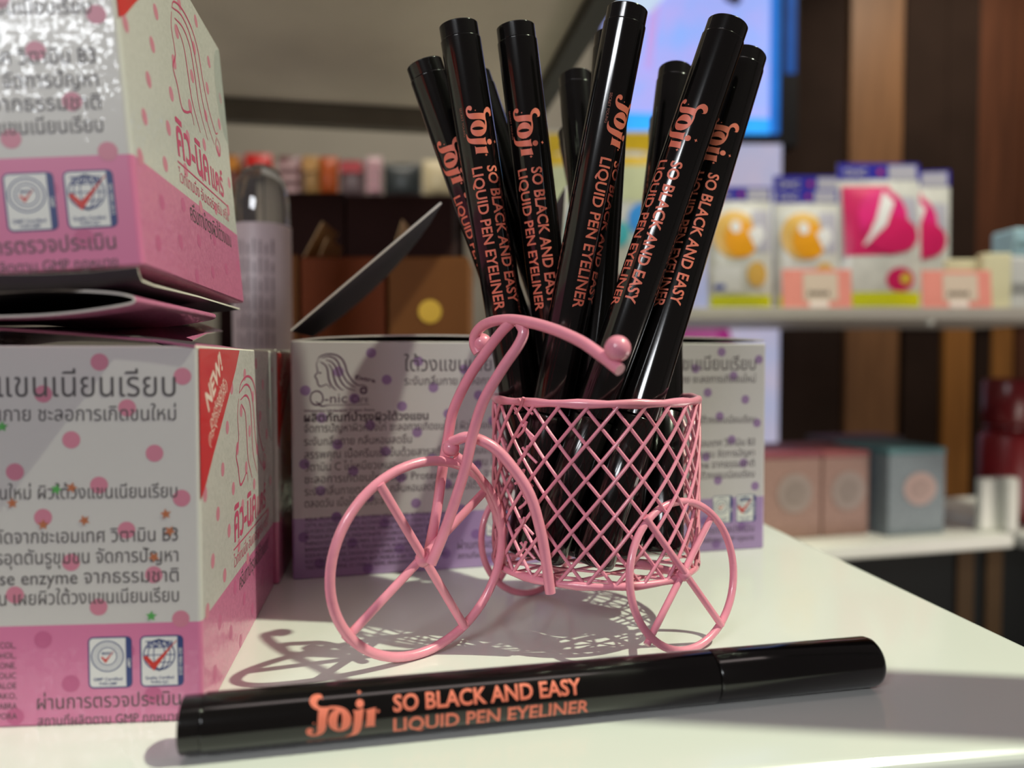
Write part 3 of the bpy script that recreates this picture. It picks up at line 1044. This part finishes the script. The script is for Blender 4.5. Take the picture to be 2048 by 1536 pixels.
# ------------------------------------------------------------------ behind the counter display
def overhead():
    t = thing('overhead_shelf', 'grey overhead shelf seen from below above the brown cartons', 'shelf', (0.0195, 0.575, 0.262), (0, 0, math.radians(9.6)))
    m = MB()
    m.rbox((-0.9, -0.30, 0), (0, 0.0, 0.016), 0.001, 0, seg=2)
    m.build('board', mat('shelf_underside', lin(216, 202, 186), 0.5, var=0.2, scale=7), t)
    m = MB()
    m.rbox((-0.012, -0.30, -0.009), (0.0012, 0.0, -0.0002), 0.0008, 0, seg=2)
    m.build('side_rail', mat('shaded_rail', lin(48, 44, 42), 0.5, var=0.1), t)  # dark tone paints in the shade on this rail
    m = MB()
    m.rbox((-0.9, 0.0006, -0.016), (0, 0.012, 0.018), 0.001, 0, seg=2)
    m.build('back_rail', mat('rail_grey', lin(104, 96, 86), 0.5, var=0.1), t)


overhead()
wl = MB()
a, b = P(-700, -500, 1.5), P(1212, 1500, 1.5)
wl.box((a.x, 1.5, -0.9), (b.x, 1.53, 1.3))
structure(wl.build('wall_left', mat('beige_panel', lin(176, 168, 150), 0.6, var=0.12, scale=3)))


def bottle():
    c = P(526, 700, 0.348)
    t = thing('clear_bottle', 'clear bottle with domed top and pale label behind the pink cartons', 'bottle', (c.x, c.y, 0))
    m = MB()
    R = 0.0133
    m.lathe([(0.0001, 0.0004), (R * .9, 0.0004), (R, 0.003), (R, 0.05), (R, 0.136), (R * .97, 0.145), (R * .86, 0.1535), (R * .62, 0.1595), (R * .3, 0.1622), (0.0001, 0.1628)], n=40)
    m.build('glass_body', mat('clear_plastic', lin(236, 232, 230), 0.04, trans=0.92, spec=0.6), t)
    m = MB()
    m.lathe([(R + 0.0002, 0.010), (R + 0.0003, 0.0102), (R + 0.0003, 0.1332), (R + 0.0002, 0.1334)], n=40)
    m.build('label', mat('pale_label', lin(214, 192, 196), 0.4, var=0.06), t)
    m = MB()
    for k in range(7):
        an = -PI / 2 - 0.55 + k * 0.2
        for j in range(6):
            z0 = 0.076 + j * 0.0085
            hgt = (0.0066, 0.005, 0.0072)[(k + j) % 3]
            for h0 in (0,):
                q = [(an, z0), (an + 0.045, z0), (an + 0.045, z0 + hgt), (an, z0 + hgt)]
                m.face([Vector(((R + 0.0005) * math.cos(x), (R + 0.0005) * math.sin(x), z)) for x, z in q])
    m.build('small_print', mat('label_print', lin(128, 108, 116), 0.5), t)


bottle()
BRN = mat('brown_carton', lin(116, 54, 26), 0.7, spec=0.2, var=0.15, scale=20)
BRN2 = mat('ochre_brown_carton', lin(112, 66, 30), 0.7, spec=0.2, var=0.15, scale=20)
DRK = mat('dark_brown_carton', lin(44, 25, 23), 0.85, spec=0.1, var=0.2, scale=20)
TANF = mat('tan_flap', lin(190, 150, 104), 0.6, var=0.1)
GOLD = mat('gold_emblem', lin(214, 170, 60), 0.35, metal=0.5, var=0.1)


def block_box(name, label, cat, u0, u1, v0, Y, depth, m, z0=0.0, rot=0.16, group=None, flaps=(), emblem=False, r=0.0008, top_m=None):
    """upright carton whose front spans photo columns u0..u1 at distance Y and whose top is at row v0"""
    a, b = P(u0, v0, Y), P(u1, v0, Y)
    w = (b - a).length / math.cos(rot)
    h = a.z - z0
    t = thing(name, label, cat, (a.x, Y, z0), (0, 0, rot), group)
    k = MB()
    k.rbox((0, 0, 0), (w, depth, h), r, 0, seg=2)
    k.build('carton_body', m, t)
    k = MB()
    k.rbox((0.0006, 0.0006, h + 0.0001), (w - 0.0006, depth - 0.0006, h + 0.0009), 0.0003, 0, seg=1)
    k.build('lid', top_m or m, t)
    for fx_, lean, ln in flaps:
        k = MB()
        k.box((0, 0.002, 0), (0.0006, depth * 0.8, ln), 0, Matrix.Translation((fx_ * w, 0, h + 0.0012)) @ Matrix.Rotation(lean, 4, 'Y'))
        k.build('open_flap', TANF, t)
    if emblem:
        k = MB()
        xf = lambda p, q: Vector((p, -0.0004, q))
        k.disc((w * .52, h * .80 - 0.005), 0.0068, 0, 28, xf)
        k.face([xf(w * .3, h * .585), xf(w * .72, h * .585), xf(w * .72, h * .595), xf(w * .3, h * .595)])
        k.build('gold_emblem', GOLD, t)
    return t, w, h


GR = 'brown cartons behind the lilac cartons'
block_box('brown_carton', 'plain reddish brown carton with tan flaps sticking up, left of the gold emblem one', 'box', 601, 770, 516, 0.42, 0.05, BRN, group=GR, flaps=((0.02, 0.5, 0.023), (0.2, 0.42, 0.012)), rot=0.0)
block_box('brown_carton', 'brown carton with round gold emblem behind the pens', 'box', 776, 937, 516, 0.42, 0.05, BRN2, group=GR, emblem=True, flaps=((0.03, 0.3, 0.022),), rot=0.0)
block_box('brown_carton', 'narrow sliver of ochre brown carton between clear bottle and reddish carton', 'box', 520, 596, 512, 0.428, 0.04, BRN2, group=GR, rot=0.0)
block_box('dark_carton', 'tall dark brown carton behind the plain reddish brown carton', 'box', 570, 688, 388, 0.50, 0.05, DRK, group=GR, rot=0.0)
block_box('dark_carton', 'wide dark brown carton behind the gold emblem carton', 'box', 692, 905, 396, 0.50, 0.05, DRK, group=GR, rot=0.0)


# far shelf with bright packets
def far_shelf():
    Y = 1.08
    a, b = P(330, 392, Y), P(935, 392, Y)
    t = thing('far_shelf', 'dark far shelf carrying the row of bright packets', 'shelf', (a.x, Y, a.z))
    m = MB()
    m.rbox((0, -0.01, -0.014), (b.x - a.x, 0.2, 0), 0.001, 0, seg=2)
    m.build('board', DRK, t)
    for k in (0.06, 0.94):
        m = MB()
        m.box(((b.x - a.x) * k - 0.012, 0.15, -0.9 - a.z), ((b.x - a.x) * k + 0.012, 0.17, -0.0145))
        m.build('upright', DRK, t)
    return a.z


ZF = far_shelf()


def packet(label, u0, u1, v0, Y, c, lean=0.0, c2=None, stripes=0):
    a, b = P(u0, v0, Y), P(u1, v0, Y)
    w, h = b.x - a.x, a.z - ZF
    t = thing('small_packet', label, 'packet', (a.x, Y, ZF + (0.5 * w * abs(math.sin(lean)) if lean else 0) + 0.0002), (0, lean, 0), 'bright packets on the far shelf')
    m = MB()
    nu, nv = 6, 8
    fr, bk = [], []
    for j in range(nv + 1):
        y = h * j / nv
        e = math.sin(PI * j / nv) ** 0.5 * 0.010
        fr.append([(w * i / nu, -e * math.sin(PI * i / nu) ** 0.6, y) for i in range(nu + 1)])
        bk.append([(w * i / nu, e * math.sin(PI * i / nu) ** 0.6 + 0.0008, y) for i in range(nu + 1)])
    m.grid(fr)
    m.grid([r[::-1] for r in bk])
    m.build('pouch', mat('packet_%d_%d_%d' % c, lin(*c), 0.35, var=0.2, scale=25), t, recalc=False)
    if c2:
        m = MB()
        n = stripes or 1
        for k in range(n):
            z0, z1 = (h * (0.62), h * 0.92) if n == 1 else (h * (0.12 + 0.8 * k / n), h * (0.12 + 0.8 * (k + .5) / n))
            m.face([(w * .08, -0.0118, z0), (w * .92, -0.0118, z0), (w * .92, -0.0118, z1), (w * .08, -0.0118, z1)])
        m.build('printed_panel', mat('packet_%d_%d_%d' % c2, lin(*c2), 0.35, var=0.1, scale=25), t)


for lab, u0, u1, v0, Y, c, ln, c2, st in (
        ('orange and brown packet at the far shelf left end, beside the red one', 440, 486, 310, 1.10, (120, 62, 44), 0.0, (206, 132, 40), 0),
        ('bright red packet on the far shelf above the clear bottle', 490, 544, 308, 1.09, (206, 40, 34), 0.0, None, 0),
        ('pale pink striped packet on the far shelf, right of the bright red one', 556, 604, 312, 1.10, (122, 84, 84), 0.0, (198, 160, 158), 3),
        ('tan packet on the far shelf, left of the orange one', 606, 640, 312, 1.11, (178, 138, 84), 0.0, (196, 146, 74), 0),
        ('orange packet in the middle of the far shelf row', 640, 676, 314, 1.09, (186, 84, 26), 0.0, None, 0),
        ('dark red packet on the far shelf with grey lower half', 679, 731, 320, 1.10, (122, 104, 106), 0.0, (178, 26, 26), 0),
        ('pink and white striped packet on the far shelf beside the dark slate one', 733, 765, 313, 1.09, (214, 186, 186), 0.0, (214, 150, 160), 4),
        ('dark slate packet on the far shelf, left of the cream one', 768, 842, 328, 1.10, (56, 62, 62), 0.0, None, 0),
        ('cream packet at the far shelf right end, next to the leftmost pen', 846, 908, 320, 1.09, (222, 206, 164), 0.0, None, 0)):
    packet(lab, u0, u1, v0, Y, c, ln, c2, st)


# ------------------------------------------------------------------ screen behind the pens
def screen():
    Y = 1.42
    a, b = P(1206, -380, Y), P(1560, 268, Y)
    t = thing('display_screen', 'lit blue and lilac display screen in black frame behind the right-hand pens', 'screen', (a.x, Y, b.z))
    w, h = b.x - a.x, a.z - b.z
    m = MB()
    m.rbox((-0.012, 0.006, -0.022), (w + 0.034, 0.05, h + 0.03), 0.003, 0)
    m.box((-0.012, 0.0, -0.022), (w + 0.034, 0.006, 0.0))
    m.box((w, 0.0, 0.0), (w + 0.034, 0.006, h))
    m.box((-0.012, 0.0, 0.0), (0, 0.006, h))
    m.build('frame', mat('screen_frame', lin(24, 25, 28), 0.35, var=0.1), t)
    px = w / 354

    def q(u, v):
        return Vector(((u - 1206) * px, 0.0055, (268 - v) * px))

    def patch(nm, pts, c, c2, e, dz, sc=14):
        m = MB()
        m.face([q(*p) + Vector((0, -dz, 0)) for p in pts])
        o = m.build(nm, mat('lit_' + nm + '_%d' % c[0], lin(*c), 0.3, emit=e, scale=sc, c2=lin(*c2)), t)
        o['label'] = 'glowing picture or frame area'
    patch('screen_image', ((1206, 268), (1560, 268), (1560, -380), (1206, -380)), (132, 166, 236), (166, 160, 226), 0.85, 0.0)
    patch('blue_border', ((1540, 268), (1560, 268), (1560, -380), (1540, -380)), (36, 110, 196), (30, 96, 180), 0.8, 0.0008)
    patch('painted_frame_glow', ((1568, 150), (1590, 150), (1590, -380), (1568, -380)), (28, 78, 150), (24, 66, 132), 0.7, 0.0062)  # blue glow on the frame edge, painted as a lit strip
    patch('cyan_strip', ((1206, 268), (1541, 268), (1541, 236), (1206, 222)), (52, 168, 250), (40, 140, 240), 0.95, 0.0012)
    patch('pale_cloud', ((1206, 10), (1250, 34), (1300, 30), (1330, 0), (1310, -60), (1206, -80)), (186, 206, 224), (176, 196, 226), 0.8, 0.0012)
    patch('dark_figure', ((1436, -20), (1450, 6), (1472, 16), (1482, 6), (1480, -40), (1450, -60)), (60, 56, 70), (50, 44, 56), 0.4, 0.0016)
    patch('pink_streak', ((1290, 140), (1306, 140), (1318, 40), (1330, -60), (1318, -60), (1298, 40)), (182, 150, 214), (170, 156, 220), 0.8, 0.0010)


screen()


def poster():
    Y = 1.40
    a, b = P(1206, 288, Y), P(1556, 960, Y)
    t = thing('poster_board', 'lavender poster board with added glow and magenta disc below the lit screen', 'poster', (a.x, Y, b.z))
    w, h = b.x - a.x, a.z - b.z
    px = w / 350
    m = MB()
    m.rbox((0, 0, 0), (w, 0.012, h), 0.001, 0, seg=1)
    m.build('board', mat('glowing_lavender_board', lin(206, 198, 226), 0.4, c2=lin(178, 192, 236), scale=9, emit=0.3), t)  # emission added so the board looks brightly lit
    xf = lambda u, v: Vector(((u - 1206) * px, -0.0006, (960 - v) * px))
    m = MB()
    m.disc((1400, 690), 62, 0, 32, xf)
    m.disc((1400, 690), 40, 1, 32, lambda u, v: xf(u, v) + Vector((0, -0.0004, 0)))
    m.build('printed_disc', [mat('magenta_print', lin(206, 50, 170), 0.4), mat('pale_magenta_print', lin(222, 110, 196), 0.4), mat('olive_print', lin(150, 160, 140), 0.4)], t)
    m = MB()
    m.box((w / 2 - 0.02, 0.013, -b.z - 0.9), (w / 2 + 0.02, 0.03, h * 0.9))
    m.build('stand', mat('stand_black', lin(28, 27, 28), 0.5, var=0.1), t)


poster()

# ------------------------------------------------------------------ shelves at the right
ZU = P(1500, 615, 0.74).z


def upper_shelf():
    a, b = P(1075, 615, 0.74), P(2240, 615, 0.74)
    t = thing('wall_shelf', 'long white wall shelf carrying pouches and pink price cards', 'shelf', (a.x, 0.74, ZU))
    m = MB()
    m.rbox((0, 0, -0.0120), (b.x - a.x, 0.24, 0), 0.0012, 0, seg=2)
    m.build('board', mat('shaded_white_board', lin(172, 166, 157), 0.45, var=0.04), t)  # white board greyed to carry the shade on its front edge
    m = MB()
    c = P(1868, 636, 0.74)
    m.ball((c.x - a.x, 0.008, -0.0135), 0.0045, n=12)
    m.build('shelf_stud', EDGE, t)


upper_shelf()


def pouch(label, u0, u1, v0, v1, Y, lean, face, art, kind, turn=0.0):
    a, b = P(u0, v0, Y), P(u1, v0, Y)
    w, h = b.x - a.x, a.z - ZU
    t = thing('supplement_pouch', label, 'pouch', ((a.x + b.x) / 2, Y + 0.012, ZU + 0.0006), (-lean, 0, turn), 'pouches on the white wall shelf')
    m = MB()
    nu, nv = 10, 14
    th = 0.011

    def pt(i, j, sg):
        y = j / nv
        e = th * (math.sin(PI * min(1, y / 0.86)) ** 0.6 if y < 0.86 else 0) * math.sin(PI * i / nu) ** 0.5
        return Vector((-w / 2 + w * i / nu, sg * (e + 0.0004), h * y))
    m.grid([[pt(i, j, -1) for i in range(nu + 1)] for j in range(nv + 1)])
    m.grid([[pt(i, j, 1) for i in range(nu, -1, -1)] for j in range(nv + 1)])
    m.build('bag', mat('silver_white_film', lin(212, 214, 206), 0.28, var=0.14, scale=60, bump=0.4), t)

    def on(x, y, d=1):
        i, yy = (x + 0.5), y
        e = th * (math.sin(PI * min(1, yy / 0.86)) ** 0.6 if yy < 0.86 else 0) * math.sin(PI * min(1, max(0, i))) ** 0.5
        return Vector((x * w, -(e + 0.0004 + 0.0004 * d), yy * h))

    def patch(mb, outline, mi, d):
        # fine fan so that the print follows the bulge of the bag
        n = len(outline)
        cx, cy = sum(p[0] for p in outline) / n, sum(p[1] for p in outline) / n
        prev = None
        for f in (0.02, 0.35, 0.7, 1.0):
            rg = [on(cx + (p[0] - cx) * f, cy + (p[1] - cy) * f, d) for p in outline]
            if prev:
                mb.grid([prev + prev[:1], rg + rg[:1]], mi, smooth=False)
            else:
                mb.face(rg, mi)
            prev = rg

    def rect(x0, y0, x1, y1, n=7):
        bt = [(x0 + (x1 - x0) * k / n, y0) for k in range(n)]
        rt = [(x1, y0 + (y1 - y0) * k / n) for k in range(n)]
        return bt + rt + [(x1 - (x1 - x0) * k / n, y1) for k in range(n)] + [(x0, y1 - (y1 - y0) * k / n) for k in range(n)]

    def ell(x, y, rx, ry, n=24):
        return [(x + rx * math.cos(2 * PI * k / n), y + ry * math.sin(2 * PI * k / n)) for k in range(n)]
    NAVY = mat('navy_header', lin(46, 44, 158), 0.35)
    LIME = mat('lime_band', lin(208, 214, 22), 0.4)
    GRY = mat('grey_print', lin(178, 178, 190), 0.4)
    WHT = mat('white_print', lin(226, 228, 226), 0.4)
    A1 = mat(kind + '_art', lin(*art), 0.35, var=0.15, scale=60)
    A2 = mat(kind + '_face', lin(*face), 0.35, var=0.1, scale=60)
    if kind != 'tall':
        m = MB()
        patch(m, rect(-.5, .885, .5, 1.0), 0, 1)
        patch(m, rect(.12, .89, .46, .985), 1, 2)
        m.text('DHC', -.42 * w, .912 * h, .050 * h, lambda x, y: on(x / w, y / h, 2.5), 1, bold=.02)
        m.disc((0.02, .94), .03, 2, 14, lambda x, y: on(x, y, 2.5), 0.6)
        m.build('header', [NAVY, GRY, mat('small_red_mark', lin(200, 60, 90), 0.4)], t)
        m = MB()
        patch(m, rect(-.46, .02, .46, .115), 0, 1)
        m.build('lime_band', [LIME], t)
        m = MB()
        if kind == 'magenta':
            patch(m, rect(-.46, .36, .12, .84), 1, 1)
            patch(m, ell(.0, .62, .30, .20), 0, 2)
            patch(m, ell(.10, .50, .33, .13), 1, 3)
            patch(m, [(-.2, .44), (.02, .56), (.14, .72), (.02, .80), (-.1, .6), (-.26, .42)], 2, 4)
            patch(m, rect(.16, .56, .44, .76), 3, 1)
            patch(m, ell(.20, .20, .18, .08), 1, 1)
            patch(m, ell(.26, .205, .07, .035), 4, 2)
        else:
            patch(m, ell(-.10, .60, .34, .20), 1, 1)
            patch(m, ell(-.02, .56, .26, .15), 0, 2)
            patch(m, ell(-.10, .66, .08, .05), 2, 3)
            patch(m, [(.08, .62), (.3, .68), (.36, .58), (.2, .48)], 2, 3)
            patch(m, rect(.16, .46, .44, .80), 3, 1)
            patch(m, ell(.22, .28, .16, .10), 1, 2)
            patch(m, rect(-.44, .14, -.02, .34), 2, 1)
            patch(m, rect(-.42, .16, -.26, .20), 4, 2)
        m.build('front_art', [A1, A2, WHT, GRY, mat(kind + '_accent', lin(*((210, 190, 60) if kind == 'magenta' else (60, 80, 170))), 0.4)], t)
    else:
        m = MB()
        patch(m, rect(-.47, .80, .47, .985), 0, 1)
        patch(m, rect(-.47, .60, .47, .80), 1, 1)
        patch(m, ell(.18, .50, .26, .09), 2, 2)
        patch(m, ell(-.22, .42, .18, .07), 3, 2)
        patch(m, ell(.26, .34, .18, .10), 4, 2)
        m.build('front_art', [A1, A2, mat('sky_blue_print', lin(52, 150, 230), 0.4), mat('turquoise_print', lin(70, 190, 200), 0.4), mat('pale_yellow_print', lin(226, 226, 150), 0.4)], t)


pouch('tall yellow-topped pouch with blue print, left of two, seen between pens', 1092, 1202, 252, 620, 0.80, 0.03, (206, 214, 170), (226, 190, 30), 'tall')
pouch('tall yellow-topped pouch with blue print, right of two, seen between pens', 1208, 1326, 252, 620, 0.80, 0.03, (206, 214, 170), (226, 190, 30), 'tall')
pouch('orange and silver pouch with navy header, right beside the leaning pens', 1424, 1556, 366, 618, 0.775, 0.06, (222, 180, 90), (232, 160, 20), 'orange')
pouch('second orange and silver pouch, directly left of the magenta one', 1562, 1692, 372, 618, 0.775, 0.05, (222, 180, 90), (232, 160, 20), 'orange')
pouch('orange pouch standing behind, only its navy header showing above two others', 1556, 1700, 346, 618, 0.812, 0.02, (222, 180, 90), (232, 160, 20), 'orange')
pouch('magenta and silver pouch with navy header, largest on the shelf', 1694, 1862, 316, 618, 0.775, 0.07, (206, 30, 96), (220, 36, 120), 'magenta')
pouch('magenta pouch tucked behind the large one, its right edge showing', 1766, 1912, 336, 618, 0.815, 0.03, (206, 30, 96), (220, 36, 120), 'magenta', turn=-0.12)


def price_card(label, u0, u1, v0):
    a, b = P(u0, v0, 0.748), P(u1, 615, 0.748)
    w, h = b.x - a.x, a.z - ZU
    t = thing('price_card', label, 'price tag', (a.x, 0.748, ZU + 0.0002), (-0.10, 0, 0), 'pink price cards on the white wall shelf')
    m = MB()
    m.rbox((0, -0.0008, 0), (w, 0.0006, h), 0.0005, 0, seg=1)
    m.build('card', mat('salmon_card', lin(236, 150, 136), 0.5, var=0.05), t)
    m = MB()
    xf = lambda x, y: Vector((x * w, -0.0012, y * h))
    m.face([xf(.30, .18), (xf(.80, .18)), xf(.80, .90), xf(.30, .90)], 0)
    m.face([xf(.38, .02), (xf(.66, .02)), xf(.66, .18), xf(.38, .18)], 1)
    for k in range(5):
        m.face([Vector((x * w, -0.0016, y * h)) for x, y in ((.37 + k * .062, .32), (.41 + k * .062, .32), (.415 + k * .062, .44 - (k % 2) * .04), (.375 + k * .062, .43))], 2)
    m.build('price_panel', [mat('cream_panel', lin(216, 198, 178), 0.5), mat('white_panel', lin(246, 232, 222), 0.5), mat('blurred_ink', lin(84, 72, 66), 0.5)], t)


price_card('pink price card in front of the second orange pouch', 1566, 1704, 538)
price_card('pink price card right of the magenta pouch, before the cream divider', 1846, 1984, 540)


def divider():
    a, b = P(1958, 508, 0.77), P(2014, 508, 0.77)
    t = thing('shelf_divider', 'cream bin side wall standing right of the second price card', 'divider', (a.x, 0.762, ZU))
    w, h = b.x - a.x, a.z - ZU
    m = MB()
    m.rbox((0, 0, 0.0002), (w, 0.012, h), 0.0015, 0, seg=2)
    m.rbox((-0.032, 0.0125, 0.0002), (w, 0.018, h * 0.92), 0.0015, 0, seg=2)
    m.build('panel', mat('cream_plastic', lin(222, 218, 180), 0.4, var=0.04), t)


divider()


def edge_pack(label, name, cat, u0, u1, v0, v1, Y, c, z0=None, lean=0.0, band=None):
    a, b = P(u0, v0, Y), P(u1, v1, Y)
    z0 = b.z if z0 is None else z0
    t = thing(name, label, cat, (a.x, Y, z0 + 0.0002), (0, lean, 0))
    w, h = b.x - a.x, a.z - z0
    m = MB()
    m.rbox((0, 0, 0), (w, 0.04, h), 0.004, 0)
    m.build('body', mat(name + '_card', lin(*c), 0.4, var=0.12, scale=20), t)
    m = MB()
    f0, f1 = band or (0.3, 0.5)
    m.box((0.002, -0.0006, h * f0), (w - 0.002, -0.0001, h * f1))
    m.build('printed_band', mat(name + '_print', lin(*(int(x * 0.72) for x in c)), 0.4), t)


edge_pack('pale grey carton at the right edge of the picture on the white wall shelf', 'grey_carton', 'box', 2022, 2150, 512, 620, 0.78, (206, 208, 206), z0=ZU)
edge_pack('light blue pack leaning at the right edge above the pale grey carton', 'blue_pack', 'pack', 2030, 2160, 455, 512, 0.785, (160, 196, 206), z0=P(2022, 511, 0.78).z + 0.0008)

# lower shelf
SA = math.radians(13.5)
S0 = P(1640, 1094, 0.735)
ZL = S0.z


def lower_shelf():
    t = thing('lower_shelf', 'white lower shelf with raised end bracket carrying glittery pink and blue boxes', 'shelf', S0, (0, 0, SA))
    m = MB()
    m.rbox((-0.20, 0.0, -0.016), (0.246, 0.26, 0), 0.003, 0)
    m.build('board', EDGE, t)
    m = MB()
    m.rbox((0.236, 0.0, 0.0002), (0.252, 0.012, 0.062), 0.004, 0)
    m.rbox((0.214, 0.013, 0.0002), (0.250, 0.022, 0.060), 0.002, 0)
    m.build('end_bracket', EDGE, t)


lower_shelf()


def gift(label, x0, w, h, y, c, top, spot, sc, group='glittery boxes on the lower shelf'):
    M = Matrix.Translation(S0) @ Matrix.Rotation(SA, 4, 'Z')
    t = thing('glitter_box', label, 'box', M @ Vector((x0, y, 0.0002)), (0, 0, SA), group)
    m = MB()
    m.rbox((0, 0, 0), (w, 0.085, h), 0.0015, 0, seg=2)
    m.build('carton_body', mat('glitter_%d' % c[0], lin(*c), 0.5, var=0.25, scale=260), t)
    m = MB()
    m.rbox((-0.0006, -0.0006, h - 0.004), (w + 0.0006, 0.0856, h + 0.003), 0.001, 0, seg=1)
    m.build('lid', mat('glitter_lid_%d' % top[0], lin(*top), 0.5, var=0.15, scale=200), t)
    m = MB()
    xf = lambda a, b: Vector((a, -0.0008, b))
    m.disc((w * .55, h * .55), 0.021, 0, 32, xf, sc)
    m.disc((w * .55, h * .55), 0.013, 1, 32, lambda a, b: Vector((a, -0.0012, b)), sc)
    m.build('round_emblem', [mat('emblem_%d' % spot[0], lin(*spot), 0.5, var=0.1, scale=120), mat('emblem_in_%d' % spot[0], lin(*(int(q * .9) for q in spot)), 0.5, var=0.1, scale=120)], t)


gift('rose glitter box with grey disc, behind the lilac carton edge', -0.046, 0.072, 0.090, 0.034, (160, 124, 112), (132, 56, 68), (158, 140, 132), 1.0)
gift('rose glitter box with grey disc, middle of the lower shelf, beside the blue one', 0.0275, 0.058, 0.090, 0.034, (160, 124, 112), (150, 74, 76), (158, 140, 132), 1.0)
gift('blue-grey glitter box with pinkish oval emblem on the lower shelf', 0.098, 0.074, 0.092, 0.020, (128, 140, 146), (84, 128, 132), (190, 160, 152), 0.85)
block_box('slate_carton', 'dark slate carton at the back of the lower shelf behind the rose boxes', 'box', 1660, 1830, 878, 0.93, 0.05, mat('slate_card', lin(78, 72, 76), 0.5, var=0.1), z0=ZL + 0.0004, rot=SA, top_m=mat('plum_card', lin(110, 80, 100), 0.5, var=0.1))
M = Matrix.Translation(S0) @ Matrix.Rotation(SA, 4, 'Z')


def next_shelf():
    a = M @ Vector((0.262, -0.02, 0.0))
    t = thing('neighbour_shelf', 'corner of another white shelf at the right edge of the picture', 'shelf', a, (0, 0, SA))
    m = MB()
    m.rbox((0, 0, -0.020), (0.3, 0.22, -0.001), 0.006, 0)
    m.build('board', EDGE, t)
    return a


na = next_shelf()


def red_bottle():
    c = M @ Vector((0.296, 0.06, 0))
    t = thing('red_bottle', 'dark red bottle at the right edge, standing on the neighbouring shelf', 'bottle', (c.x, c.y, ZL - 0.0008))
    m = MB()
    R = 0.028
    m.lathe([(0.0001, 0), (R * .95, 0), (R, 0.004), (R, 0.098), (R * .96, 0.104), (R * .7, 0.108)], n=36)
    m.build('body', mat('red_plastic', lin(128, 24, 30), 0.35, var=0.15), t)
    m = MB()
    m.lathe([(R * .72, 0.1085), (R * .8, 0.1085), (R * .8, 0.116), (R * .72, 0.116)], n=36)
    m.lathe([(R * .78, 0.1165), (R * .9, 0.118), (R * .9, 0.165), (R * .8, 0.17), (0.0001, 0.17)], n=36)
    m.build('cap', mat('red_cap', lin(104, 22, 26), 0.3, var=0.15), t)


red_bottle()


def low_cabinet():
    M2 = Matrix.Translation(S0) @ Matrix.Rotation(SA, 4, 'Z')
    c = M2 @ Vector((-0.2, 0.10, 0))
    t = thing('low_cabinet', 'black low cabinet with painted strips for dimmed slats under the lower shelf', 'cabinet', (c.x, c.y, -0.9), (0, 0, SA))
    m = MB()
    top = ZL - 0.045 + 0.9
    m.rbox((0, 0, 0.0002), (0.75, 0.3, top), 0.002, 0, seg=1)
    m.build('carcass', mat('black_lacquer', lin(36, 38, 38), 0.6, spec=0.15, var=0.1, scale=6), t)
    for x in (0.468, 0.512):  # dimness of the slats put into the colour of these strips
        m = MB()
        m.box((x, -0.004, 0.01), (x + 0.024, -0.0002, top - 0.002))
        m.build('upright', mat('painted_dim_slat', lin(94, 72, 48), 0.6, spec=0.2, var=0.2, scale=8), t)


low_cabinet()


def added_shade_arm():  # unseen stand added to cast the shadow band on the counter
    t = thing('added_shade_stand', 'added unseen grey stand at the right, its flat arm put there to shade the counter', 'stand', (0.335, 0.095, -0.9))
    m = MB()
    m.rbox((-0.015, -0.015, 0.012), (0.015, 0.015, 1.118), 0.003, 0)
    m.build('pole', mat('stand_grey', lin(110, 108, 106), 0.4, var=0.1), t)
    m = MB()
    m.rbox((-0.10, -0.10, 0.0), (0.10, 0.10, 0.012), 0.003, 0)
    m.build('foot', mat('stand_grey', lin(110, 108, 106), 0.4), t)
    m = MB()
    m.rbox((-0.175, 0.005, 1.119), (0.015, 0.030, 1.125), 0.002, 0, M=Matrix.Rotation(math.radians(-6.5), 4, 'Z'))
    m.build('arm', mat('stand_grey', lin(110, 108, 106), 0.4), t)


added_shade_arm()
